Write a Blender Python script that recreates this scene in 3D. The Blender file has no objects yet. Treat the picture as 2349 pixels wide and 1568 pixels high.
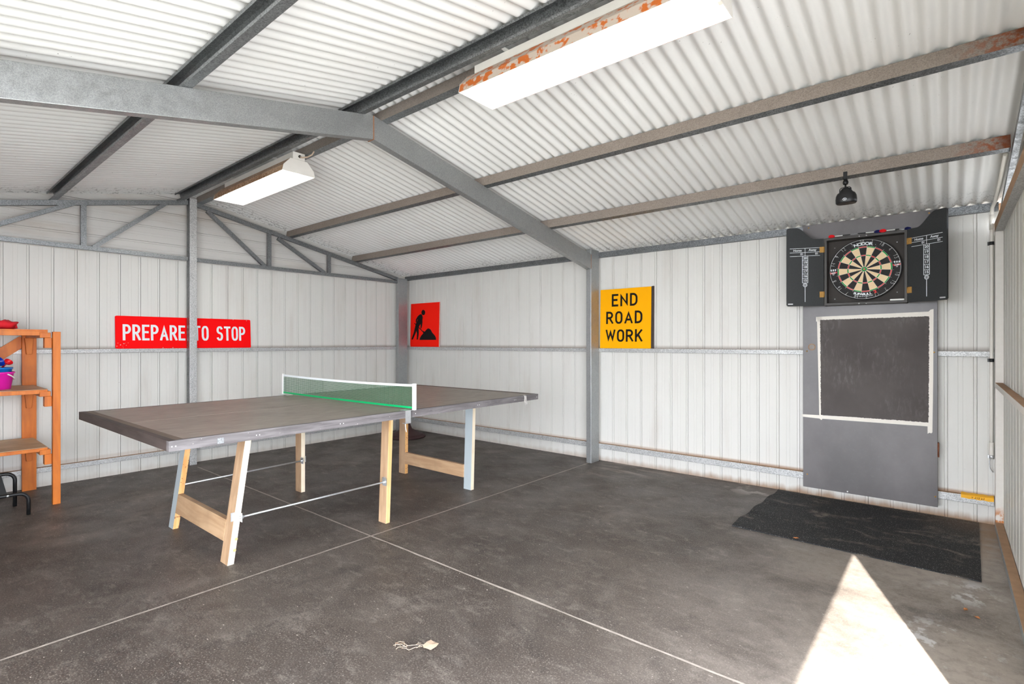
import bpy, bmesh, math, random
from mathutils import Vector, Matrix
random.seed(7)
S = bpy.context.scene
C = S.collection

# ---------------------------------------------------------------- camera, world, sun, exposure
cam_d = bpy.data.cameras.new('camera')
cam_d.sensor_width = 36.0
cam_d.lens = 36.0 * 1199.4 / 2349.0
cam_d.clip_start = 0.02
cam = bpy.data.objects.new('camera', cam_d)
C.objects.link(cam)
cam.location = (5.976, -4.812, 1.235)
cam.rotation_euler = (math.pi / 2 + 0.0009, 0.0003, 2.2663 - math.pi / 2)
S.camera = cam

W = bpy.data.worlds.new('sky')
S.world = W
W.use_nodes = True
bgn = W.node_tree.nodes['Background']
bgn.inputs['Color'].default_value = (0.92, 0.97, 1.05, 1)
bgn.inputs['Strength'].default_value = 14.5

sun_d = bpy.data.lights.new('sun', 'SUN')
sun_d.energy = 19.0
sun_d.angle = math.radians(0.5)
sun_d.color = (1.0, 0.96, 0.89)
sun = bpy.data.objects.new('sun', sun_d)
C.objects.link(sun)
sun_dir = Vector((-0.708, 1.911, -1.955)).normalized()
sun.rotation_euler = sun_dir.to_track_quat('-Z', 'Y').to_euler()
sun.location = (9, -9, 8)

S.view_settings.view_transform = 'Standard'
S.view_settings.look = 'None'
S.view_settings.gamma = 1.0
S.view_settings.use_curve_mapping = False
S.view_settings.exposure = 0.14
TUBE = 17.0

# ---------------------------------------------------------------- dimensions
RY = -2.828                      # ridge line
WY = -5.66                       # rear side wall
NX = 6.255                       # near gable sheet
SL = 0.206
def rt(y): return 2.676 - SL * abs(y - RY)      # top of rafters, underside of purlins

# ---------------------------------------------------------------- materials
class NT:
    def __init__(s, name):
        s.m = bpy.data.materials.new(name); s.m.use_nodes = True
        s.t = s.m.node_tree; s.n = s.t.nodes; s.l = s.t.links
        s.b = s.n['Principled BSDF']
        s.pos = s.n.new('ShaderNodeNewGeometry').outputs['Position']
    def set(s, sock, v):
        if hasattr(v, 'is_linked'): s.l.new(v, sock)
        else: sock.default_value = v
    def math(s, op, a, b=0.0, clamp=False):
        n = s.n.new('ShaderNodeMath'); n.operation = op; n.use_clamp = clamp
        s.set(n.inputs[0], a); s.set(n.inputs[1], b); return n.outputs[0]
    def ramp(s, v, lo, hi, a=0.0, b=1.0):
        n = s.n.new('ShaderNodeMapRange'); n.interpolation_type = 'SMOOTHSTEP'
        s.set(n.inputs[0], v)
        for i, x in zip((1, 2, 3, 4), (lo, hi, a, b)): n.inputs[i].default_value = x
        return n.outputs[0]
    def noise(s, scale, detail=3.0, stretch=(1, 1, 1), off=0.0, dist=0.0, rough=0.55):
        mp = s.n.new('ShaderNodeMapping'); s.l.new(s.pos, mp.inputs[0])
        mp.inputs['Scale'].default_value = stretch
        mp.inputs['Location'].default_value = (off, off * 1.7, off * 0.6)
        n = s.n.new('ShaderNodeTexNoise'); s.l.new(mp.outputs[0], n.inputs['Vector'])
        n.inputs['Scale'].default_value = scale; n.inputs['Detail'].default_value = detail
        n.inputs['Distortion'].default_value = dist; n.inputs['Roughness'].default_value = rough
        return n.outputs[0]
    def voro(s, scale, stretch=(1, 1, 1)):
        mp = s.n.new('ShaderNodeMapping'); s.l.new(s.pos, mp.inputs[0])
        mp.inputs['Scale'].default_value = stretch
        n = s.n.new('ShaderNodeTexVoronoi'); s.l.new(mp.outputs[0], n.inputs['Vector'])
        n.inputs['Scale'].default_value = scale
        return n
    def xyz(s):
        n = s.n.new('ShaderNodeSeparateXYZ'); s.l.new(s.pos, n.inputs[0]); return n.outputs
    def mix(s, f, a, b):
        n = s.n.new('ShaderNodeMix'); n.data_type = 'RGBA'
        s.set(n.inputs[0], f)
        for i, v in ((6, a), (7, b)):
            s.set(n.inputs[i], v if hasattr(v, 'is_linked') else (*v, 1.0))
        return n.outputs[2]
    def near(s, p, r0, r1):
        n = s.n.new('ShaderNodeVectorMath'); n.operation = 'DISTANCE'
        s.l.new(s.pos, n.inputs[0]); n.inputs[1].default_value = p
        return s.ramp(n.outputs['Value'], r0, r1, 1.0, 0.0)
    def bump(s, h, strength, dist=0.01):
        n = s.n.new('ShaderNodeBump'); s.l.new(h, n.inputs['Height'])
        n.inputs['Strength'].default_value = strength; n.inputs['Distance'].default_value = dist
        s.l.new(n.outputs[0], s.b.inputs['Normal'])
    def done(s, col, rough=0.6, metal=0.0, spec=0.4):
        s.set(s.b.inputs['Base Color'], col if hasattr(col, 'is_linked') else (*col, 1.0))
        s.set(s.b.inputs['Roughness'], rough); s.set(s.b.inputs['Metallic'], metal)
        s.b.inputs['Specular IOR Level'].default_value = spec
        return s.m

def plain(name, col, rough=0.5, metal=0.0, var=0.12, scale=25.0, spec=0.4, stretch=(1, 1, 1)):
    t = NT(name)
    c = t.mix(t.noise(scale, 4, stretch), tuple(x * (1 - var) for x in col), tuple(min(1, x * (1 + var)) for x in col))
    return t.done(c, rough, metal, spec)

def galv(name, base=(0.36, 0.375, 0.385), dark=(0.13, 0.137, 0.142), scale=220.0, rough=0.42, metal=0.7, contrast=1.0, rust=None):
    t = NT(name)
    v = t.voro(scale)
    sep = t.n.new('ShaderNodeSeparateColor'); t.l.new(v.outputs['Color'], sep.inputs[0])
    f = t.math('ADD', t.math('MULTIPLY', sep.outputs[0], 0.75 * contrast), t.math('MULTIPLY', t.noise(7, 4), 0.35))
    c = t.mix(f, dark, base)
    if rust:
        x = t.xyz()
        k = t.math('MULTIPLY', t.ramp(x[0], rust[0], rust[1]), t.ramp(t.noise(38, 5), 0.40, 0.60), True)
        c = t.mix(k, c, (0.27, 0.062, 0.010))
        k2 = t.math('MULTIPLY', t.ramp(x[0], rust[1] - 0.08, rust[1] + 0.03), t.ramp(t.noise(14, 4), 0.35, 0.55), True)
        c = t.mix(k2, c, (0.13, 0.030, 0.006))
    return t.done(c, t.ramp(t.noise(30), 0.2, 0.8, rough - 0.1, rough + 0.15), metal, 0.5)

def sheet(name, col, dirt, dirtcol=(0.30, 0.22, 0.16), base=False, streak=(1, 1, 0.15), soot=None):
    t = NT(name)
    c = t.mix(t.noise(1.3, 4), tuple(x * 0.93 for x in col), col)
    c = t.mix(t.math('MULTIPLY', t.ramp(t.noise(6, 5, streak), 0.5, 0.8), dirt), c, dirtcol)
    sp = t.math('MULTIPLY', t.ramp(t.noise(75, 2), 0.735, 0.765), t.ramp(t.noise(2.2, 2, off=4), 0.42, 0.62))
    c = t.mix(t.math('MULTIPLY', sp, 0.75), c, (0.07, 0.05, 0.04))
    if base:
        x = t.xyz()
        h = t.math('ADD', x[2], t.math('MULTIPLY', t.noise(11, 4, (1, 1, 0.2)), -0.09))
        kx = t.ramp(x[0], 1.5, 5.5, 0.25, 0.9)
        c = t.mix(t.math('MULTIPLY', t.ramp(h, -0.045, 0.020, 1.0, 0.0), kx), c, (0.30, 0.175, 0.095))
        g = t.math('MULTIPLY', t.ramp(x[2], 0.190, 0.214, 1.0, 0.0), t.ramp(x[2], 0.165, 0.17))
        c = t.mix(t.math('MULTIPLY', g, kx), c, (0.34, 0.21, 0.13))
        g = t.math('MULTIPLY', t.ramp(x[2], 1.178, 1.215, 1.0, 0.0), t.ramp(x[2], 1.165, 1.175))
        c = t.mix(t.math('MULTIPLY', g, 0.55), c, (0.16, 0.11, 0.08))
    if soot:
        x = t.xyz()
        n = t.ramp(t.noise(26, 5, (1, 1, 1)), 0.50, 0.60)
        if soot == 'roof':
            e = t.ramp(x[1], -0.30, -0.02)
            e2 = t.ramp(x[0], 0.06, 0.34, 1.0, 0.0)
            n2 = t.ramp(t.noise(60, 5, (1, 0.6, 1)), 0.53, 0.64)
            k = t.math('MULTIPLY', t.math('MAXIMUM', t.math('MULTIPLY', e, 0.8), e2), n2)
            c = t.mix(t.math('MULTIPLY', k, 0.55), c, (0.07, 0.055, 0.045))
    return t.done(c, 0.45, 0.0, 0.35)

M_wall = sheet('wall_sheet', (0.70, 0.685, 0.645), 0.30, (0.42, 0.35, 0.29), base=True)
M_wall_near = sheet('near_sheet', (0.66, 0.64, 0.59), 0.75, (0.36, 0.31, 0.22), streak=(1, 1.5, 0.06))
M_gable = sheet('gable_sheet', (0.64, 0.62, 0.59), 0.55, (0.40, 0.31, 0.23), streak=(1, 0.15, 1))
M_roof = sheet('roof_sheet', (0.83, 0.83, 0.815), 0.12, (0.5, 0.43, 0.35), streak=(1, 0.2, 1), soot='roof')
M_galv = galv('galvanised_steel')
M_galv_l = galv('galvanised_light', (0.66, 0.66, 0.65), (0.24, 0.24, 0.24), 210, 0.45, 0.3)
M_galv_d = galv('galvanised_dark', (0.28, 0.29, 0.30), (0.07, 0.075, 0.078), 200, 0.42, 0.75)
M_frame = galv('galvanised_frame', (0.45, 0.46, 0.46), (0.27, 0.28, 0.28), 300, 0.40, 0.62, 0.9)
M_dusty = galv('dusty_steel', (0.27, 0.225, 0.195), (0.14, 0.115, 0.098), 260, 0.75, 0.0)
M_dusty_r = galv('dusty_rusting_steel', (0.33, 0.275, 0.235), (0.19, 0.155, 0.132), 260, 0.75, 0.0, rust=(5.95, 6.22))
M_dirttop = plain('dust_layer', (0.36, 0.22, 0.13), 0.95, var=0.3, scale=18)
M_weld = plain('weld_bead', (0.35, 0.17, 0.09), 0.6, 0.3, 0.4, 120)
def post_mat():
    t = NT('painted_post')
    c = t.mix(t.noise(30, 4), (0.64, 0.60, 0.545), (0.74, 0.70, 0.65))
    k = t.math('MULTIPLY', t.near((6.24, -0.1, 0.07), 0.02, 0.09), t.ramp(t.noise(45, 5), 0.35, 0.55))
    c = t.mix(k, c, (0.50, 0.17, 0.03))
    return t.done(c, 0.5, 0, 0.35)
M_postl = post_mat()

def floor_mat():
    t = NT('concrete_floor'); x = t.xyz()
    c = t.mix(t.ramp(t.noise(0.75, 5, dist=0.6), 0.3, 0.72), (0.060, 0.047, 0.040), (0.104, 0.085, 0.072))
    c = t.mix(t.math('MULTIPLY', t.ramp(t.noise(2.2, 8, (1, 1, 1), 3.1, 0.8, 0.68), 0.48, 0.74), 0.55), c, (0.215, 0.186, 0.162))
    c = t.mix(t.math('MULTIPLY', t.ramp(t.noise(3.4, 8, (1, 1, 1), 9.4, 1.2, 0.68), 0.52, 0.72), 0.60), c, (0.038, 0.032, 0.030))
    c = t.mix(t.math('MULTIPLY', t.ramp(t.noise(13, 9, (0.7, 1.3, 1), 2.0, 0.4, 0.72), 0.50, 0.70), 0.50), c, (0.25, 0.218, 0.19))
    c = t.mix(t.math('MULTIPLY', t.ramp(t.noise(16, 9, (1, 1, 1), 6.0, 0.4, 0.72), 0.53, 0.68), 0.50), c, (0.034, 0.029, 0.027))
    c = t.mix(t.math('MULTIPLY', t.ramp(t.noise(130, 3), 0.50, 0.66), 0.60), c, (0.028, 0.024, 0.022))
    c = t.mix(t.math('MULTIPLY', t.ramp(t.noise(150, 3, off=3), 0.54, 0.66), 0.55), c, (0.27, 0.24, 0.21))
    # worn, lighter and dusty towards the doorway
    z = t.math('MULTIPLY', t.ramp(x[0], 4.6, 6.0), t.ramp(t.noise(1.7, 8, off=5, dist=0.4, rough=0.68), 0.22, 0.60))
    z = t.math('MULTIPLY', z, t.ramp(t.noise(22, 6, off=1, rough=0.7), 0.25, 0.6, 0.60, 1.0))
    c = t.mix(t.math('MULTIPLY', z, 0.85), c, (0.40, 0.345, 0.30))
    z = t.math('MULTIPLY', t.ramp(x[0], 5.95, 6.16), t.ramp(x[1], -1.10, -0.35))
    z = t.math('MULTIPLY', z, t.ramp(t.noise(7, 6), 0.25, 0.6))
    c = t.mix(t.math('MULTIPLY', z, 0.80), c, (0.28, 0.165, 0.085))
    # dusty scuffs along the side wall and by the rear corner
    z = t.math('MULTIPLY', t.near((3.6, -0.18, 0), 0.05, 0.55), t.ramp(t.noise(4, 6, (0.6, 2.4, 1), 7.7, 0.5), 0.42, 0.62))
    c = t.mix(t.math('MULTIPLY', z, 0.6), c, (0.36, 0.31, 0.265))
    z = t.math('MULTIPLY', t.near((4.75, -0.1, 0), 0.0, 0.35), t.ramp(t.noise(7, 5, off=2.7), 0.48, 0.58))
    c = t.mix(t.math('MULTIPLY', z, 0.6), c, (0.55, 0.50, 0.45))
    z = t.math('MULTIPLY', t.near((1.35, -3.75, 0), 0.1, 1.0), t.ramp(t.noise(3.2, 7, (1, 1, 1), 1.4, 0.5), 0.42, 0.70))
    c = t.mix(t.math('MULTIPLY', z, 0.5), c, (0.27, 0.235, 0.20))
    # white paint spills
    for p, r0, r1, lo in (((6.045, -1.42, 0), 0.02, 0.20, 0.53), ((5.96, -2.02, 0), 0.02, 0.30, 0.56), ((6.08, -1.30, 0), 0.0, 0.12, 0.52)):
        z = t.math('MULTIPLY', t.near(p, r0, r1), t.ramp(t.noise(12, 8, (1, 0.7, 1), off=p[1], rough=0.66), lo - 0.03, lo + 0.05))
        c = t.mix(t.math('MULTIPLY', z, 0.75), c, (0.60, 0.585, 0.59))
    # pale flecks and scratches
    sp = t.math('MULTIPLY', t.ramp(t.noise(70, 2, (0.6, 1.3, 1)), 0.70, 0.745), t.ramp(t.noise(1.6, 3, off=8), 0.30, 0.55))
    c = t.mix(t.math('MULTIPLY', sp, 0.85), c, (0.56, 0.50, 0.44))
    sc = t.math('MULTIPLY', t.ramp(t.noise(16, 3, (0.25, 2.6, 1), 1.5, 1.0), 0.70, 0.75), t.ramp(t.noise(1.1, 3, off=2), 0.45, 0.6))
    c = t.mix(t.math('MULTIPLY', sc, 0.55), c, (0.42, 0.36, 0.31))
    t.bump(t.noise(60, 5), 0.15, 0.004)
    return t.done(c, t.ramp(t.noise(3, 5), 0.3, 0.8, 0.42, 0.66), 0.0, 0.32)
M_floor = floor_mat()
M_joint = plain('joint_filler', (0.40, 0.35, 0.305), 0.8, 0, 0.45, 22)
def ground_mat():
    t = NT('ground'); x = t.xyz()
    c = t.mix(t.ramp(x[0], 6.2, 6.5), (0.075, 0.08, 0.05), (0.50, 0.495, 0.48))
    return t.done(t.mix(t.math('MULTIPLY', t.noise(9, 5), 0.4), c, (0.1, 0.09, 0.08)), 0.95)
M_ground = ground_mat()

def wood(name, a, b, stretch, rough=0.55, scale=14, stain=None):
    t = NT(name)
    c = t.mix(t.ramp(t.noise(scale, 5, stretch, dist=0.6), 0.3, 0.7), a, b)
    c = t.mix(t.math('MULTIPLY', t.ramp(t.noise(5, 3), 0.45, 0.75), 0.35), c, tuple(x * 0.6 for x in a))
    if stain:
        c = t.mix(t.ramp(t.noise(stain[1], 3), stain[2], stain[2] + 0.06), c, stain[0])
    return t.done(c, rough, 0, 0.35)
M_top = wood('painted_board', (0.215, 0.182, 0.150), (0.30, 0.255, 0.213), (3.0, 0.5, 1), 0.42, 16)
M_topedge = wood('painted_edge', (0.10, 0.09, 0.092), (0.19, 0.175, 0.178), (1, 0.3, 3), 0.55, 12, ((0.55, 0.50, 0.45), 90, 0.70))
M_topend = wood('shaded_end_board', (0.040, 0.029, 0.026), (0.070, 0.052, 0.047), (0.3, 1, 3), 0.6, 12)  # end boards coloured darker to hold the shade on the -y end
M_border = wood('worn_border', (0.12, 0.088, 0.065), (0.17, 0.13, 0.10), (0.4, 3, 1), 0.6, 10)
M_chalkline = plain('worn_white_line', (0.36, 0.31, 0.26), 0.7, 0, 0.35, 14)
M_cream = wood('cream_pine', (0.78, 0.66, 0.49), (0.86, 0.75, 0.58), (2, 2, 0.2))
M_pine = wood('yellow_pine', (0.62, 0.37, 0.14), (0.80, 0.58, 0.32), (2, 2, 0.15))
M_tan = wood('tan_pine', (0.42, 0.26, 0.15), (0.54, 0.36, 0.22), (2, 2, 0.15))
M_tanx = wood('tan_rail_pine', (0.44, 0.27, 0.15), (0.56, 0.37, 0.22), (0.2, 2, 2))
M_blue = plain('blue_grey_paint', (0.42, 0.47, 0.49), 0.55, 0, 0.12, 12, stretch=(1, 1, 0.2))
M_rustpine = wood('rust_spotted_pine', (0.62, 0.30, 0.09), (0.76, 0.46, 0.20), (2, 2, 0.2), 0.6, 12, ((0.20, 0.05, 0.02), 70, 0.62))
M_orange = wood('orange_stained_timber', (0.54, 0.128, 0.008), (0.70, 0.195, 0.016), (1.5, 1.5, 0.25), 0.45, 10)
M_shelfb = wood('worn_shelf_board', (0.52, 0.33, 0.18), (0.66, 0.46, 0.28), (3, 0.4, 1), 0.55, 9)
M_steel = plain('bright_steel', (0.62, 0.63, 0.64), 0.35, 0.7, 0.15, 60)
M_white = plain('white_paint', (0.80, 0.79, 0.76), 0.5, 0, 0.05, 20)
M_black = plain('black_paint', (0.012, 0.012, 0.013), 0.35, 0, 0.3, 40)
M_blackm = plain('matt_black', (0.017, 0.018, 0.019), 0.6, 0, 0.35, 160)
M_netgreen = plain('green_net', (0.045, 0.14, 0.075), 0.8, 0, 0.2, 60)
M_tapegreen = plain('green_tape', (0.0, 0.42, 0.13), 0.5, 0, 0.1, 40)
M_red = plain('red_reflective', (0.97, 0.003, 0.004), 0.6, 0, 0.02, 8, spec=0.08)
M_redo = plain('orange_red_reflective', (0.98, 0.014, 0.005), 0.6, 0, 0.02, 8, spec=0.08)
M_yellow = plain('yellow_reflective', (0.96, 0.42, 0.002), 0.6, 0, 0.03, 8, spec=0.08)
M_letterw = plain('letter_white', (0.78, 0.82, 0.84), 0.4, 0, 0.03, 60)
M_letterb = plain('letter_black', (0.010, 0.008, 0.008), 0.7, 0, 0.2, 60, spec=0.12)
M_signback = plain('sign_edge', (0.05, 0.035, 0.03), 0.6, 0, 0.3, 40)
M_signedge = plain('sign_pale_edge', (0.62, 0.42, 0.36), 0.6, 0, 0.3, 40)

def slab_mat():
    t = NT('slab_paint')
    c = t.mix(t.ramp(t.noise(2.6, 5, (1, 1, 0.7)), 0.3, 0.75), (0.088, 0.078, 0.079), (0.140, 0.126, 0.126))
    c = t.mix(t.math('MULTIPLY', t.ramp(t.noise(40, 4), 0.5, 0.8), 0.2), c, (0.16, 0.15, 0.15))
    return t.done(c, 0.36, 0, 0.5)
def chalk_mat():
    t = NT('chalkboard_paint')
    c = t.mix(t.ramp(t.noise(2.0, 5), 0.3, 0.7), (0.064, 0.053, 0.050), (0.098, 0.084, 0.079))
    k = t.math('MULTIPLY', t.ramp(t.noise(26, 7, (1.8, 1, 0.5), 2.2, 0.3, 0.7), 0.46, 0.72), t.ramp(t.noise(3.2, 3, off=1), 0.4, 0.65))
    c = t.mix(t.math('MULTIPLY', k, 0.30), c, (0.26, 0.25, 0.24))
    return t.done(c, 0.65, 0, 0.3)
M_slab = slab_mat(); M_chalk = chalk_mat()
M_tape = plain('masking_tape', (0.80, 0.75, 0.68), 0.7, 0, 0.06, 40)
M_cab = plain('cabinet_grey', (0.050, 0.045, 0.041), 0.5, 0, 0.2, 30)
M_cabin = plain('cabinet_inside', (0.040, 0.033, 0.029), 0.7, 0, 0.25, 12)
M_door = plain('scoreboard_black', (0.026, 0.028, 0.029), 0.55, 0, 0.5, 260)
M_brass = plain('worn_brass', (0.50, 0.28, 0.08), 0.4, 0.6, 0.3, 90)
M_sisalb = plain('black_sisal', (0.022, 0.021, 0.021), 0.8, 0, 0.4, 130)
M_sisalc = plain('cream_sisal', (0.82, 0.62, 0.38), 0.8, 0, 0.06, 130)
M_sisalr = plain('red_sisal', (0.66, 0.055, 0.05), 0.8, 0, 0.1, 130)
M_sisalg = plain('green_sisal', (0.0, 0.30, 0.045), 0.8, 0, 0.1, 130)
M_wire = plain('spider_wire', (0.75, 0.75, 0.75), 0.35, 0.5, 0.05, 60)

def rubber():
    t = NT('rubber_mat')
    c = t.mix(t.noise(220, 2), (0.008, 0.008, 0.009), (0.030, 0.030, 0.031))
    k = t.math('MULTIPLY', t.ramp(t.noise(3.4, 6, (1, 1.6, 1), 4.0, 1.2), 0.50, 0.72), t.ramp(t.noise(14, 6, (1.5, 1, 1)), 0.3, 0.6))
    c = t.mix(t.math('MULTIPLY', k, 0.75), c, (0.20, 0.165, 0.135))
    x = t.xyz()
    e = t.math('MULTIPLY', t.ramp(x[0], 5.7, 6.15), t.ramp(x[1], -0.55, -0.05))
    c = t.mix(t.math('MULTIPLY', e, 0.35), c, (0.20, 0.12, 0.07))
    k = t.ramp(t.noise(190, 1), 0.655, 0.70)
    c = t.mix(t.math('MULTIPLY', k, 0.75), c, (0.42, 0.40, 0.37))
    return t.done(c, 0.75, 0, 0.3)
M_rubber = rubber()

def fixture_mat(name, lo, base, rcol, sc):
    t = NT(name)
    k = t.ramp(t.math('ADD', t.noise(sc, 5), t.math('MULTIPLY', t.noise(4, 3, off=3), 0.35)), lo, lo + 0.09)
    c = t.mix(k, base, rcol)
    return t.done(c, 0.55, 0, 0.3)
M_fix = plain('fixture_white', (0.76, 0.73, 0.68), 0.45, 0, 0.05, 20)
M_fixrust = fixture_mat('fixture_rust_blooms', 0.66, (0.50, 0.42, 0.35), (0.50, 0.12, 0.015), 26)
M_fixbrown = fixture_mat('fixture_brown_specks', 0.66, (0.46, 0.31, 0.20), (0.22, 0.10, 0.04), 90)
M_fixin = plain('fixture_reflector', (0.90, 0.90, 0.88), 0.4, 0, 0.02, 20)
def emis(name, col, k):
    m = bpy.data.materials.new(name); m.use_nodes = True
    b = m.node_tree.nodes['Principled BSDF']
    b.inputs['Base Color'].default_value = (0.9, 0.9, 0.9, 1)
    b.inputs['Emission Color'].default_value = (*col, 1); b.inputs['Emission Strength'].default_value = k
    return m
M_tube = emis('fluorescent_tube', (1.0, 0.985, 0.95), TUBE)
M_plast = plain('white_conduit', (0.72, 0.68, 0.62), 0.4, 0, 0.05, 30)
M_pink = plain('pink_plastic', (0.98, 0.022, 0.52), 0.4, 0, 0.04, 10)
M_bluep = plain('blue_plastic', (0.01, 0.20, 0.62), 0.35, 0, 0.04, 10)
M_blued = plain('dark_blue_plastic', (0.0, 0.03, 0.38), 0.3, 0, 0.04, 10)
M_redp = plain('red_plastic', (0.75, 0.008, 0.015), 0.35, 0, 0.05, 10)
M_greenp = plain('green_plastic', (0.0, 0.24, 0.09), 0.35, 0, 0.05, 10)
M_cloth = plain('red_cloth', (0.70, 0.010, 0.022), 0.75, 0, 0.15, 14)
M_gum = plain('grey_vinyl', (0.055, 0.062, 0.066), 0.5, 0, 0.15, 20)
M_maroon = plain('dark_iron', (0.045, 0.020, 0.020), 0.6, 0, 0.3, 30)
M_ytape = plain('yellow_tape', (0.85, 0.42, 0.01), 0.5, 0, 0.15, 30)
M_leaf = plain('dry_leaf', (0.50, 0.37, 0.27), 0.8, 0, 0.2, 60)
M_leafo = plain('brown_leaf', (0.42, 0.17, 0.06), 0.8, 0, 0.25, 60)
M_dflight = plain('dart_blue', (0.015, 0.02, 0.12), 0.4, 0, 0.3, 60)
M_cord = plain('cord_beige', (0.55, 0.42, 0.32), 0.5, 0, 0.1, 60)
M_twine = plain('white_string', (0.75, 0.72, 0.68), 0.8, 0, 0.1, 60)

# ---------------------------------------------------------------- mesh helpers
def bm_box(bm, a, b, mi=0):
    x0, y0, z0 = [min(p, q) for p, q in zip(a, b)]; x1, y1, z1 = [max(p, q) for p, q in zip(a, b)]
    v = [bm.verts.new(p) for p in ((x0, y0, z0), (x1, y0, z0), (x1, y1, z0), (x0, y1, z0), (x0, y0, z1), (x1, y0, z1), (x1, y1, z1), (x0, y1, z1))]
    fs = []
    for q in ((3, 2, 1, 0), (4, 5, 6, 7), (0, 1, 5, 4), (1, 2, 6, 5), (2, 3, 7, 6), (3, 0, 4, 7)):
        f = bm.faces.new([v[i] for i in q]); f.material_index = mi; fs.append(f)
    return fs     # bottom, top, -y, +x, +y, -x
def bm_hex(bm, bot, top, mi=0):
    v = [bm.verts.new(p) for p in list(bot) + list(top)]
    fs = []
    n = len(bot)
    f = bm.faces.new(v[:n][::-1]); f.material_index = mi; fs.append(f)
    f = bm.faces.new(v[n:]); f.material_index = mi; fs.append(f)
    for i in range(n):
        j = (i + 1) % n
        f = bm.faces.new((v[i], v[j], v[n + j], v[n + i])); f.material_index = mi; fs.append(f)
    return fs
def bm_beam(bm, p, q, w, d, up, mi=0):
    """bar of width w (across) and depth d (along up) from p to q"""
    p, q = Vector(p), Vector(q); t = (q - p).normalized(); u = Vector(up); u = (u - t * u.dot(t)).normalized(); s = t.cross(u)
    c = lambda o: [o + s * a * w / 2 + u * b * d / 2 for a, b in ((-1, -1), (1, -1), (1, 1), (-1, 1))]
    return bm_hex(bm, c(p), c(q), mi)
def bm_tube(bm, pts, r, n=12, mi=0, closed=False, caps=True, radii=None):
    pts = [Vector(p) for p in pts]; m = len(pts); rings = []
    ref = None
    for i, p in enumerate(pts):
        if closed: t = pts[(i + 1) % m] - pts[i - 1]
        else: t = pts[min(i + 1, m - 1)] - pts[max(i - 1, 0)]
        t.normalize()
        if ref is None: ref = Vector((0, 0, 1)) if abs(t.z) < 0.9 else Vector((1, 0, 0))
        u = (ref - t * ref.dot(t)).normalized(); ref = u; s = t.cross(u)
        rr = radii[i] if radii else r
        rings.append([bm.verts.new(p + (u * math.cos(a) + s * math.sin(a)) * rr) for a in [2 * math.pi * k / n for k in range(n)]])
    for i in range(m if closed else m - 1):
        A, B = rings[i], rings[(i + 1) % m]
        for k in range(n):
            f = bm.faces.new((A[k], A[(k + 1) % n], B[(k + 1) % n], B[k])); f.material_index = mi; f.smooth = True
    if caps and not closed:
        f = bm.faces.new(rings[0][::-1]); f.material_index = mi
        f = bm.faces.new(rings[-1]); f.material_index = mi
def bm_lathe(bm, prof, n=32, o=(0, 0, 0), mi=0, smooth=True):
    o = Vector(o); rings = []
    for r, z in prof:
        rings.append([bm.verts.new(o + Vector((max(r, 1e-4) * math.cos(2 * math.pi * k / n), max(r, 1e-4) * math.sin(2 * math.pi * k / n), z))) for k in range(n)])
    for A, B in zip(rings, rings[1:]):
        for k in range(n):
            f = bm.faces.new((A[k], A[(k + 1) % n], B[(k + 1) % n], B[k])); f.material_index = mi; f.smooth = smooth
def bm_poly(bm, pts2, z0, z1, mi=0):
    """prism from a 2D outline (counter-clockwise) in the local xy plane"""
    area = sum(a[0] * b[1] - b[0] * a[1] for a, b in zip(pts2, pts2[1:] + pts2[:1]))
    if area < 0: pts2 = pts2[::-1]
    return bm_hex(bm, [(x, y, z0) for x, y in pts2], [(x, y, z1) for x, y in pts2], mi)
def bm_ribbon(bm, pts, w, z0, z1, mi=0, closed=False, ylim=None, kmax=2.2):
    P = [Vector((p[0], p[1])) for p in pts]; n = len(P); L = []; R = []
    for i in range(n):
        a = P[i - 1] if (i > 0 or closed) else None; b = P[(i + 1) % n] if (i < n - 1 or closed) else None
        d1 = (P[i] - a).normalized() if a is not None else None; d2 = (b - P[i]).normalized() if b is not None else None
        if d1 is None: d1 = d2
        if d2 is None: d2 = d1
        n1 = Vector((-d1.y, d1.x)); n2 = Vector((-d2.y, d2.x)); m = n1 + n2
        if m.length < 1e-6: m = n1
        m.normalize(); k = min(1.0 / max(m.dot(n1), 0.05), kmax)
        L.append(P[i] + m * w / 2 * k); R.append(P[i] - m * w / 2 * k)
    if ylim:
        for q in L + R: q.y = min(max(q.y, ylim[0]), ylim[1])
    vs = [[bm.verts.new((q.x, q.y, z)) for q in (L[i], R[i]) for z in (z0, z1)] for i in range(n)]   # L0 L1 R0 R1
    for i in range(n if closed else n - 1):
        a, b = vs[i], vs[(i + 1) % n]
        for q in ((a[1], a[3], b[3], b[1]), (a[0], b[0], b[2], a[2]), (a[0], a[1], b[1], b[0]), (a[2], b[2], b[3], a[3])):
            f = bm.faces.new(q); f.material_index = mi
    if not closed:
        for a in (vs[0], vs[-1]):
            f = bm.faces.new((a[0], a[2], a[3], a[1])); f.material_index = mi
def arc(cx, cy, rx, ry, a0, a1, n=10):
    return [(cx + rx * math.cos(math.radians(a0 + (a1 - a0) * i / n)), cy + ry * math.sin(math.radians(a0 + (a1 - a0) * i / n))) for i in range(n + 1)]

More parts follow.
